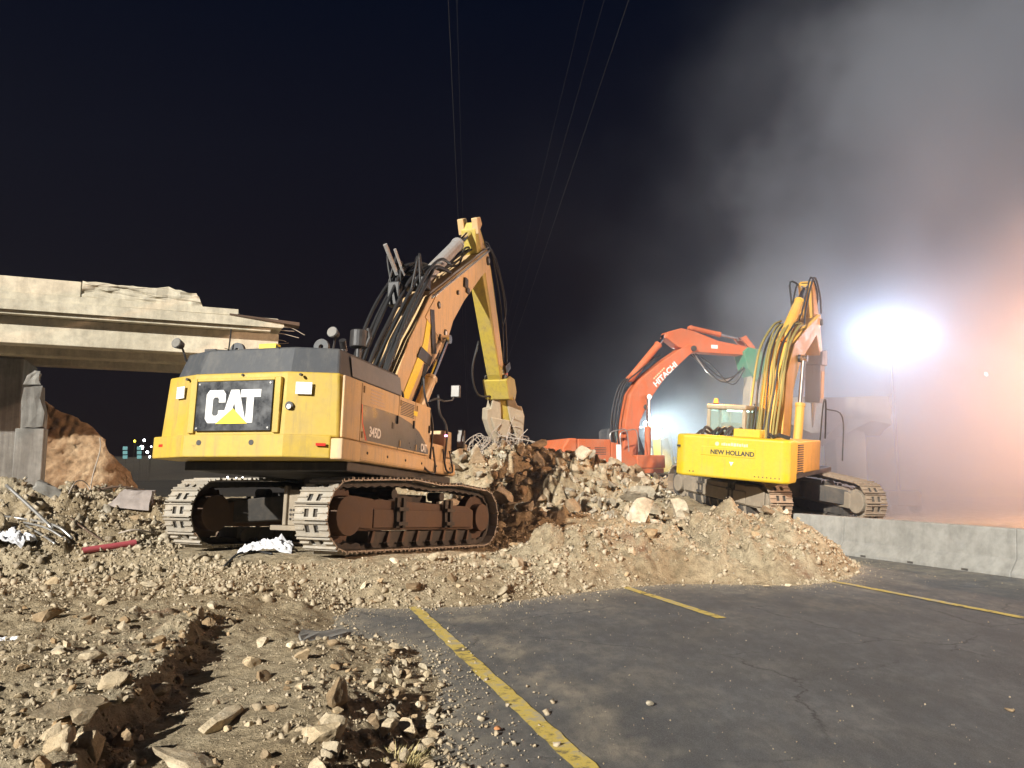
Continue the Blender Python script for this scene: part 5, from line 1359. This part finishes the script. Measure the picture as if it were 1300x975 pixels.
# ------------------------------------------------------------------ lamps the photograph shows
M_TOWER = mat_plain('galvanised_mast', (0.42, 0.42, 0.43), 0.45, 0.6)
def light_tower(name, x, y, ztop, label, power, col, face, heads=4, hw=0.30, emit=60.0, rad=0.25):
    zb = max(hz(x, y), -0.05) if y < 55 else 0.0
    r = empty(name, Matrix.Translation((x, y, zb))); tag(r, label, 'light tower')
    H = ztop - zb
    MB().box(-0.45, 0.45, -0.8, 0.8, 0.30, 0.85).build('generator', M_UNDER, r, bevel=0.05)
    for sx in (-0.6, 0.6): MB().cyl((sx-0.09, 0, 0.32), (sx+0.09, 0, 0.32), 0.32, n=18).build('wheel', M_RUBBER, r)
    MB().tube([(0, 0, 0.85), (0, 0, H*0.55)], 0.06, 8).tube([(0, 0, H*0.55), (0, 0, H)], 0.04, 8).build('mast', M_UNDER, r)
    f = Vector(face).normalized(); rt_ = Vector((-f.y, f.x, 0)).normalized()
    MB().tube([rt_*(-1.0)+Vector((0, 0, H-0.05)), rt_*1.0+Vector((0, 0, H-0.05))], 0.03, 6).build('crossbar', M_TOWER, r)
    me_ = mat_emit('floodlight_lens', col, emit)
    for k in range(heads):
        c = rt_*((k-(heads-1)/2)*2*hw*1.15) + Vector((0, 0, H+0.12))
        B = Matrix(((rt_.x, f.x, 0, c.x), (rt_.y, f.y, 0, c.y), (rt_.z, f.z, 1, c.z), (0, 0, 0, 1)))
        o = MB(B).add([(-hw, 0.0, -hw*0.8), (hw, 0.0, -hw*0.8), (hw, 0.0, hw*0.8), (-hw, 0.0, hw*0.8), (-hw*.6, -0.22, -hw*.5), (hw*.6, -0.22, -hw*.5), (hw*.6, -0.22, hw*.5), (-hw*.6, -0.22, hw*.5)],
                      [(7,6,5,4),(0,1,5,4),(1,2,6,5),(2,3,7,6),(3,0,4,7)]).build('floodlight', M_TOWER, r)
        MB(B).add([(-hw*.95, -0.01, -hw*.75), (hw*.95, -0.01, -hw*.75), (hw*.95, -0.01, hw*.75), (-hw*.95, -0.01, hw*.75)], [(0,1,2,3)]).build('lens', me_, o)
    d = bpy.data.lights.new('floodlight_beam', 'POINT'); d.energy = power; d.color = col; d.shadow_soft_size = rad
    lo = bpy.data.objects.new('floodlight_beam', d); COL.objects.link(lo); lo.parent = r
    lo.location = f*(0.35+rad) + Vector((0, 0, H+0.12))
    return r
fl_p = at_y(1130, 432, 30.0)
light_tower('light_tower', fl_p.x, fl_p.y, fl_p.z, 'tall mobile light tower blazing white through the dust', 500, (0.58, 0.77, 1.0), (-0.45, -1, 0), 4, 0.30)
fl_q = at_y(828, 541, 46.0)
light_tower('light_tower', fl_q.x, fl_q.y, fl_q.z, 'small lit lamp mast beyond the orange excavator', 1400, (0.82, 1.0, 0.98), (-0.3, -1, 0), 2, 0.22, 40, 0.15)
# sodium street lamp over the far carriageway
def street_lamp(x, y, H, arm, label, power, aim=None, col=(1.0, 0.63, 0.42)):
    r = empty('street_lamp', Matrix.Translation((x, y, 0))); tag(r, label, 'street lamp')
    MB().tube([(0, 0, 0), (0, 0, H*0.6), (0, 0, H)], [0.10, 0.08, 0.06], 10).build('pole', M_TOWER, r)
    a = Vector(arm)
    MB().tube(spline([(0, 0, H), a*0.4+Vector((0, 0, H+0.35)), a+Vector((0, 0, H+0.45))], 6), 0.04, 8).build('arm', M_TOWER, r)
    d = a.normalized(); n = Vector((-d.y, d.x, 0))
    B = Matrix(((d.x, n.x, 0, a.x), (d.y, n.y, 0, a.y), (0, 0, 1, H+0.45), (0, 0, 0, 1)))
    MB(B).prism_x([(-0.15, -0.06), (0.15, -0.06), (0.11, 0.10), (-0.11, 0.10)], -0.1, 0.6).build('lantern', M_TOWER, r, bevel=0.02)
    MB(B).box(0.0, 0.5, -0.12, 0.12, -0.10, -0.065).build('lamp_lens', mat_emit('sodium_lens', (1.0, 0.5, 0.16), 40), r)
    dd = bpy.data.lights.new('street_lamp_light', 'SPOT' if aim else 'POINT'); dd.energy = power; dd.color = col; dd.shadow_soft_size = 0.15
    lo = bpy.data.objects.new('street_lamp_light', dd); COL.objects.link(lo); lo.parent = r; lo.location = a + Vector((0, 0, H+0.10))
    if aim:
        dd.spot_size = R(46); dd.spot_blend = 0.8
        lo.rotation_euler = (Vector(aim) - Vector((x, y, 0)) - lo.location).to_track_quat('-Z', 'Y').to_euler()
street_lamp(21.5, 12.0, 7.0, (-1.6, 0.2, 0), 'sodium street lamp over the far carriageway', 11000, (-1.5, 18.0, 3.0))
street_lamp(21.5, 24.5, 5.6, (-1.6, 0.2, 0), 'sodium street lamp deep in the dust beyond the barrier', 3800, None, (1.0, 0.46, 0.24))

# far town lights
def lamp_ball(u, v, y, r, col, st, name, label, cat='light', group=None):
    p = at_y(u, v, y)
    m = MB(); n = 8
    m.tube([(p.x, p.y, p.z-r), (p.x, p.y, p.z-r*0.6), (p.x, p.y, p.z), (p.x, p.y, p.z+r*0.6), (p.x, p.y, p.z+r)], [r*0.2, r*0.8, r, r*0.8, r*0.2], 8)
    root = empty(name, Matrix.Translation((p.x, p.y, 0))); tag(root, label, cat, group)
    m.M = Matrix()
    m.v = [q - Vector((p.x, p.y, 0)) for q in m.v]
    m.build('lamp', mat_emit('town_lamp', col, st), root)
    MB().tube([(0, 0, -0.09), (0, 0, p.z-r)], 0.035, 5).build('pole', M_FAR, root)
lab = 'tiny white lamp of the far town seen under the excavator and bridge'
for u, v, r in ((183, 559, 0.55), (180, 568, 0.9), (187, 574, 0.6), (190, 580, 0.45), (192, 567, 0.3)):
    lamp_ball(u, v, 170, r*0.5, (0.9, 0.97, 1.0), 9, 'town_lamp', 'tiny white lamp of the far town between bridge and excavator', group='far lamps beside the bridge')
for u, v, r in ((289, 606, 0.45), (300, 607, 0.4), (308, 606, 0.3), (245, 594, 0.35)):
    lamp_ball(u, v, 170, r*0.5, (1.0, 0.95, 0.85), 6, 'town_lamp', 'tiny white lamp of the far town seen under the excavator counterweight', group='far lamps under the counterweight')
lamp_ball(171, 560, 168, 0.25, (1.0, 0.8, 0.05), 5, 'town_lamp', 'tiny yellow lamp of the far town near the teal signs')
for u, nm in ((159, 'teal lit sign board nearest the cut bank'), (177, 'teal lit sign board under the far white lamps')):
    r = empty('sign_board'); tag(r, nm, 'sign')
    for k in range(3):
        p = at_y(u, 569+5.6*k, 165)
        MB().box(p.x-0.48, p.x+0.48, p.y-0.1, p.y+0.1, p.z-0.36, p.z+0.36).build('panel', mat_emit('teal_panel', (0.015, 0.11, 0.12), 0.35), r)
    MB().tube([(p.x, p.y+0.2, 0), (p.x, p.y+0.2, at_y(u, 569, 165).z)], 0.05, 6).build('post', M_FAR, r)
for u, v, nm in ((1252, 475, 'small white lamp glowing in the dust cloud'),):
    lamp_ball(u, v, 55, 0.10, (1, 0.97, 0.9), 30, 'site_lamp', nm)

# ------------------------------------------------------------------ leftover bridge piece in the dust
rem = empty('bridge_remnant', Matrix.Translation((12.2, 28.5, 0)) @ Matrix.Rotation(R(-8), 4, 'Z')); tag(rem, 'remaining stub of bridge deck standing in the dust under the breaker', 'bridge')
o = MB().box(-2.6, 1.6, -0.6, 2.6, 3.35, 4.55).build('deck_stub', M_CONC2, rem); rough_end(o, 0.6, cuts=5)
bm = bmesh.new(); bm.from_mesh(o.data)
for v in bm.verts:
    if v.co.z < 3.6: v.co.z += 0.9*float(fbm(np.array([v.co.x]), np.array([v.co.y]), 0.8, 3)[0])
bm.to_mesh(o.data); bm.free()
MB().prism_z([(-0.2, 0.2), (0.9, 0.2), (0.9, 1.8), (-0.2, 1.8)], -0.1, 3.5).build('pier', M_CONC2, rem, bevel=0.05)
for k in range(12):
    a = Vector((-2.5+random.uniform(0, .5), random.uniform(-.5, 1.5), 3.3+random.uniform(0, .8)))
    MB().tube(spline([a, a+Vector((-.3, -.1, -.3)), a+Vector((-.5+random.uniform(-.3, .5), -.2, -1.0-random.random()))], 4), 0.014, 5).build('rebar', M_REBAR, rem)

# ------------------------------------------------------------------ power lines overhead
pdir = Vector((math.sin(math.atan2(-53, 977)), math.cos(math.atan2(-53, 977)), 0))
M_WIRE = mat_plain('wire', (0.035, 0.035, 0.035), 0.6)
for (u, hgt, rad, lab) in ((569, 16, 0.014, 'single bright overhead wire rising above the crusher boom'), (580, 17.5, 0.007, 'fainter thin overhead wire close beside the bright one above the boom'),
                      (742, 15, 0.005, 'very faint overhead wire, inner one of the right hand set'), (767, 15.5, 0.006, 'faint overhead wire in the middle of the right hand set'), (798, 16, 0.012, 'bright overhead wire slanting across the sky, outer one of the right hand set')):
    r = ray(u, 0); t = (hgt-CAMZ)/r.z
    p = Vector((r.x*t, r.y*t, hgt))
    pts = []
    for k in range(40):
        s = -40 + 320*k/39
        q = p + pdir*s
        pts.append((q.x, q.y, hgt + 0.00005*(s)**2 - 0.001*s))
    o = MB().tube(pts, rad*0.65, 5).build('power_line', M_WIRE); tag(o, lab, 'wire')

# ------------------------------------------------------------------ litter
def rod(pts, r, lab, mat=M_STEEL, name='steel_rod', cat='rod', group=None):
    o = MB().tube(spline(pts, 5), r, 7).build(name, mat, smooth=True); tag(o, lab, cat, group); return o
def px3(u, v, lift=0.03):
    """where the line of sight through a pixel meets the ground"""
    ys = np.linspace(8, 26, 900); r = ray(u, v)
    t = ys/r.y; h_ = height(r.x*t, ys)
    k = np.where(r.z*t + CAMZ <= h_)[0]
    y = ys[k[0]] if len(k) else 16.0
    p = at_y(u, v, y); p.z = max(p.z, hz(p.x, p.y)) + lift
    return p
def lie(lab, pix, r, mat=M_STEEL, **kw): rod([px3(u, v, r+random.uniform(0.0, 0.05)) for u, v in pix], r, lab, mat, **kw)
b0 = px3(67, 672, 0.0); rod([b0, at_y(40, 645, b0.y+0.3), at_y(8, 616, b0.y+0.6)], 0.030, 'straight pale steel pipe leaning out of the rubble by the pier')
lie('long bent steel pipe lying across the left rubble', [(-15, 657), (30, 662), (70, 673), (92, 690)], 0.025)
lie('short bent steel bar under the long bent pipe', [(30, 666), (60, 675), (88, 692)], 0.02)
lie('thin steel bar sloping off the left rubble', [(33, 670), (55, 683), (70, 695)], 0.018)
b0 = px3(114, 624, -0.05); rod([b0, at_y(118, 603, b0.y+0.1), at_y(127, 572, b0.y+0.2), at_y(127, 556, b0.y+0.2)], 0.012, 'thin pale wire sticking up in front of the cut bank', M_REBAR, 'wire_end', 'wire')
b1 = px3(86, 628, -0.05); rod([b1, at_y(96, 612, b1.y+0.1), at_y(108, 612, b0.y), b0+Vector((0.03, 0.05, 0))], 0.012, 'looped pale wire at the foot of the cut bank', M_REBAR, 'wire_end', 'wire')
lie('dark flat bar lying behind the pinkish concrete block', [(124, 626), (150, 624), (185, 627)], 0.025, M_RUST)
lie('thin rusty bar in the middle of the left rubble', [(90, 664), (110, 676), (130, 689)], 0.016, M_RUST)
lie('black cable looping on the ground between the tracks', [(285, 722), (302, 706), (322, 702), (345, 706)], 0.018, M_RUBBER, name='cable', cat='cable')
lie('grey bar beside the left track', [(150, 682), (172, 676), (198, 680)], 0.016, M_REBAR)
M_PIPE = mat_plain('red_plastic', (0.42, 0.085, 0.10), 0.45)
a, b = px3(104, 704, 0.03), px3(172, 694, 0.04)
pr = empty('red_pipe'); tag(pr, 'dusty red plastic pipe half buried in rubble', 'pipe')
MB().tube([a, b], 0.055, 14, False).tube([b - (b-a).normalized()*0.1, b], 0.062, 14, False).build('pipe_wall', M_PIPE, pr, smooth=True)
MB().tube([b-(b-a).normalized()*0.05, b-(b-a).normalized()*0.04], 0.054, 14).build('pipe_mouth', M_BLACK, pr)
# crumpled plastic sheet and blocks
def crumple(name, c, sx, sy, sz, seed, mat, lab, cat):
    n = 26
    g = np.linspace(-1, 1, n); X, Y = np.meshgrid(g, g)
    rr = np.clip(1-(np.abs(X)**3+np.abs(Y)**3)/2, 0, 1)
    Zv = sz*rr*(0.55+0.9*np.abs(fbm(X+seed, Y, 1.6, 4, 0.6)))
    me = grid_mesh(name, c[0]+X*sx*(1+0.12*fbm(X, Y+seed, 1.1, 2)), c[1]+Y*sy, Zv*1.0 + np.vectorize(lambda a, b: 0)(X, Y) + c[2], mat, False)
    o = link(name, me); tag(o, lab, cat); m = o.modifiers.new('thick', 'SOLIDIFY'); m.thickness = 0.012
    return o
M_SHEET = mat_plain('grey_white_plastic', (0.62, 0.63, 0.66), 0.45)
p = ground_px(340, 714, 0.33); crumple('plastic_sheet', (p.x, p.y, hz(p.x, p.y)-0.02), 0.42, 0.22, 0.26, 3.0, M_SHEET, 'crumpled white plastic sheet on the rubble behind the excavator tracks', 'plastic sheet')
p = ground_px(10, 706, 0.35); crumple('plastic_sheet', (p.x, p.y, hz(p.x, p.y)), 0.42, 0.3, 0.3, 8.0, M_SHEET, 'crumpled grey plastic bundle among the bent steel pipes', 'plastic sheet')
p = ground_px(12, 800, 0.3); crumple('plastic_sheet', (p.x, p.y, hz(p.x, p.y)), 0.25, 0.08, 0.05, 5.0, M_SHEET, 'thin white strip of plastic beside the broad tan boulder', 'plastic sheet')
M_PINKC = mat_concrete('pinkish_concrete', (0.46, 0.40, 0.37), 0.3)
p = px3(172, 640, 0.12)
o = MB(Matrix.Translation((p.x, p.y, p.z)) @ Matrix.Rotation(0.35, 4, 'Z') @ Matrix.Rotation(0.12, 4, 'Y')).add([(-.45,-.3,-.22),(.3,-.3,-.22),(.3,.3,-.22),(-.45,.3,-.22),(-.18,-.3,.13),(.3,-.3,.15),(.3,.3,.15),(-.18,.3,.13)],
   [(3,2,1,0),(4,5,6,7),(0,1,5,4),(1,2,6,5),(2,3,7,6),(3,0,4,7)]).build('concrete_block', M_PINKC); rough_end(o, 0.08); tag(o, 'pinkish wedge shaped concrete block by the rear of the left track', 'concrete block')
p = px3(68, 630, 0.06)
o = MB(Matrix.Translation((p.x, p.y, p.z)) @ Matrix.Rotation(0.5, 4, 'Z') @ Matrix.Rotation(0.5, 4, 'Y')).box(-.35, .3, -.12, .12, -.1, .1).build('concrete_block', M_CONC2); rough_end(o, 0.1); tag(o, 'grey concrete stub tipped on its side before the cut bank', 'concrete block')
# broken edge of the pavement
p1, p2 = ground_px(372, 828, 0.1), ground_px(436, 806, 0.1)
o = MB().add([(p1.x, p1.y, 0.0), (p2.x, p2.y-0.25, -0.02), (p2.x+0.02, p2.y+0.35, -0.02), (p1.x-0.1, p1.y+0.75, 0.0), (p1.x, p1.y, 0.15), (p2.x, p2.y-0.25, 0.09), (p2.x+0.02, p2.y+0.35, 0.09), (p1.x-0.1, p1.y+0.75, 0.16)],
     [(3,2,1,0),(4,5,6,7),(0,1,5,4),(1,2,6,5),(2,3,7,6),(3,0,4,7)]).build('pavement_slab', M_CONC2); rough_end(o, 0.06, cuts=4)
tag(o, 'lifted slab of broken pavement at the corner of the asphalt', 'slab')
# chips lying on the road
for (u, v, s, lab, mt) in ((632, 929, 0.075, 'small orange brick chip on the asphalt beside the yellow line', mat_plain('brick', (0.45, 0.20, 0.08), 0.9)), (826, 897, 0.10, 'lone grey stone lying in the middle of the asphalt lane', None),
                           (1283, 905, 0.07, 'flattened pale scrap on the asphalt near the barrier side', None), (1000, 745, 0.12, 'pale stone at the foot of the mound on the asphalt', None), (972, 746, 0.10, 'small square stone just off the mound', None)):
    p = ground_px(u, v, 0)
    o = put_rock('stone', [rock_mesh('stone', int(u), mt or M_STONE, (1.2, .7, .5), 9, (0.2, 0.4), 0.12, 2)], p.x, p.y, s, lab, 'stone', z=0.008, sink=0.05, tilt=0.1)
# dry grass
gt = ground_px(505, 965, 0.05)
M_GRASS = mat_plain('dry_grass', (0.50, 0.42, 0.20), 0.8)
m = MB()
for k in range(170):
    a = random.uniform(0, 6.283); l = random.uniform(0.05, 0.17); r0 = random.random()**0.5*0.09
    bx_, by_ = gt.x+r0*math.cos(a)*1.6, gt.y+r0*math.sin(a)*0.8; a2 = a+random.gauss(0, .5); ln = random.uniform(0.4, 1.0)
    tipv = (bx_+l*ln*math.cos(a2), by_+l*ln*math.sin(a2), 0.03+l*random.uniform(0.25, 0.75)); w_ = 0.0025
    px_, py_ = -math.sin(a2)*w_, math.cos(a2)*w_
    md_ = ((bx_+tipv[0])/2, (by_+tipv[1])/2, tipv[2]*0.75)
    m.add([(bx_-px_, by_-py_, 0.0), (bx_+px_, by_+py_, 0.0), (md_[0]+px_, md_[1]+py_, md_[2]), (md_[0]-px_, md_[1]-py_, md_[2]), tipv], [(0,1,2,3), (3,2,4)])
tag(m.build('grass_tuft', M_GRASS), 'tuft of dry straw coloured grass at the edge of the asphalt', 'grass')

# ------------------------------------------------------------------ dust and night air
def volume_box(name, x0, x1, y0_, y1_, z0, z1, mat):
    o = MB().box(x0, x1, y0_, y1_, z0, z1).build(name, mat)
    tag(o, kind='stuff'); return o
mv = bpy.data.materials.new('night_haze'); mv.use_nodes = True
nt = mv.node_tree; nt.nodes.clear()
ov = nt.nodes.new('ShaderNodeOutputMaterial'); pv = nt.nodes.new('ShaderNodeVolumePrincipled')
pv.inputs['Color'].default_value = (0.45, 0.62, 1.0, 1); pv.inputs['Density'].default_value = 0.0008; pv.inputs['Anisotropy'].default_value = 0.8
nt.links.new(pv.outputs[0], ov.inputs['Volume'])
volume_box('haze', -70, 75, -20, 90, -1.2, 42, mv)
mdv = bpy.data.materials.new('dust_cloud'); mdv.use_nodes = True
nt = mdv.node_tree; nt.nodes.clear()
ov = nt.nodes.new('ShaderNodeOutputMaterial'); pv = nt.nodes.new('ShaderNodeVolumePrincipled')
pv.inputs['Color'].default_value = (0.82, 0.86, 0.96, 1); pv.inputs['Anisotropy'].default_value = 0.5
p = geo_pos(nt)
sx = nt.nodes.new('ShaderNodeSeparateXYZ'); nt.links.new(p, sx.inputs[0])
n1 = noise(nt, 0.085, 4, 0.58, p)
def math_n(op, a, b=None, c=None):
    n = nt.nodes.new('ShaderNodeMath'); n.operation = op
    for i, v in enumerate((a, b, c)):
        if v is None: continue
        if hasattr(v, 'is_linked'): nt.links.new(v, n.inputs[i])
        else: n.inputs[i].default_value = v
    return n.outputs[0]
def maprange(v, a, b, c, d):
    n = nt.nodes.new('ShaderNodeMapRange'); n.interpolation_type = 'SMOOTHSTEP'
    nt.links.new(v, n.inputs[0])
    for i, k in enumerate((a, b, c, d)): n.inputs[i+1].default_value = k
    return n.outputs[0]
# the plume leans right as it climbs: edge distance grows with height
ed = math_n('SUBTRACT', sx.outputs['X'], math_n('MULTIPLY_ADD', sx.outputs['Z'], 0.45, 6.4))
ed = math_n('MULTIPLY_ADD', math_n('SUBTRACT', n1.outputs[0], 0.5), 26.0, ed)
ex = maprange(ed, -0.5, 8.0, 0.0, 1.0)
low = maprange(sx.outputs['Z'], 1.5, 8.0, 1.0, 0.0)
lowx = maprange(math_n('MULTIPLY_ADD', n1.outputs[0], 6.0, sx.outputs['X']), 10.0, 15.0, 0.0, 1.0)
body = math_n('MAXIMUM', ex, math_n('MULTIPLY', math_n('MULTIPLY', low, lowx), 2.4))
body = math_n('MAXIMUM', body, maprange(ed, -8.0, 1.0, 0.0, 0.10))
nz = maprange(n1.outputs[0], 0.36, 0.66, 0.25, 1.0)
den = math_n('MULTIPLY', math_n('MULTIPLY', body, nz), 0.10)
nt.links.new(den, pv.inputs['Density'])
nt.links.new(pv.outputs[0], ov.inputs['Volume'])
volume_box('dust_cloud', -4.0, 58, 17.5, 62, -0.5, 36, mdv)
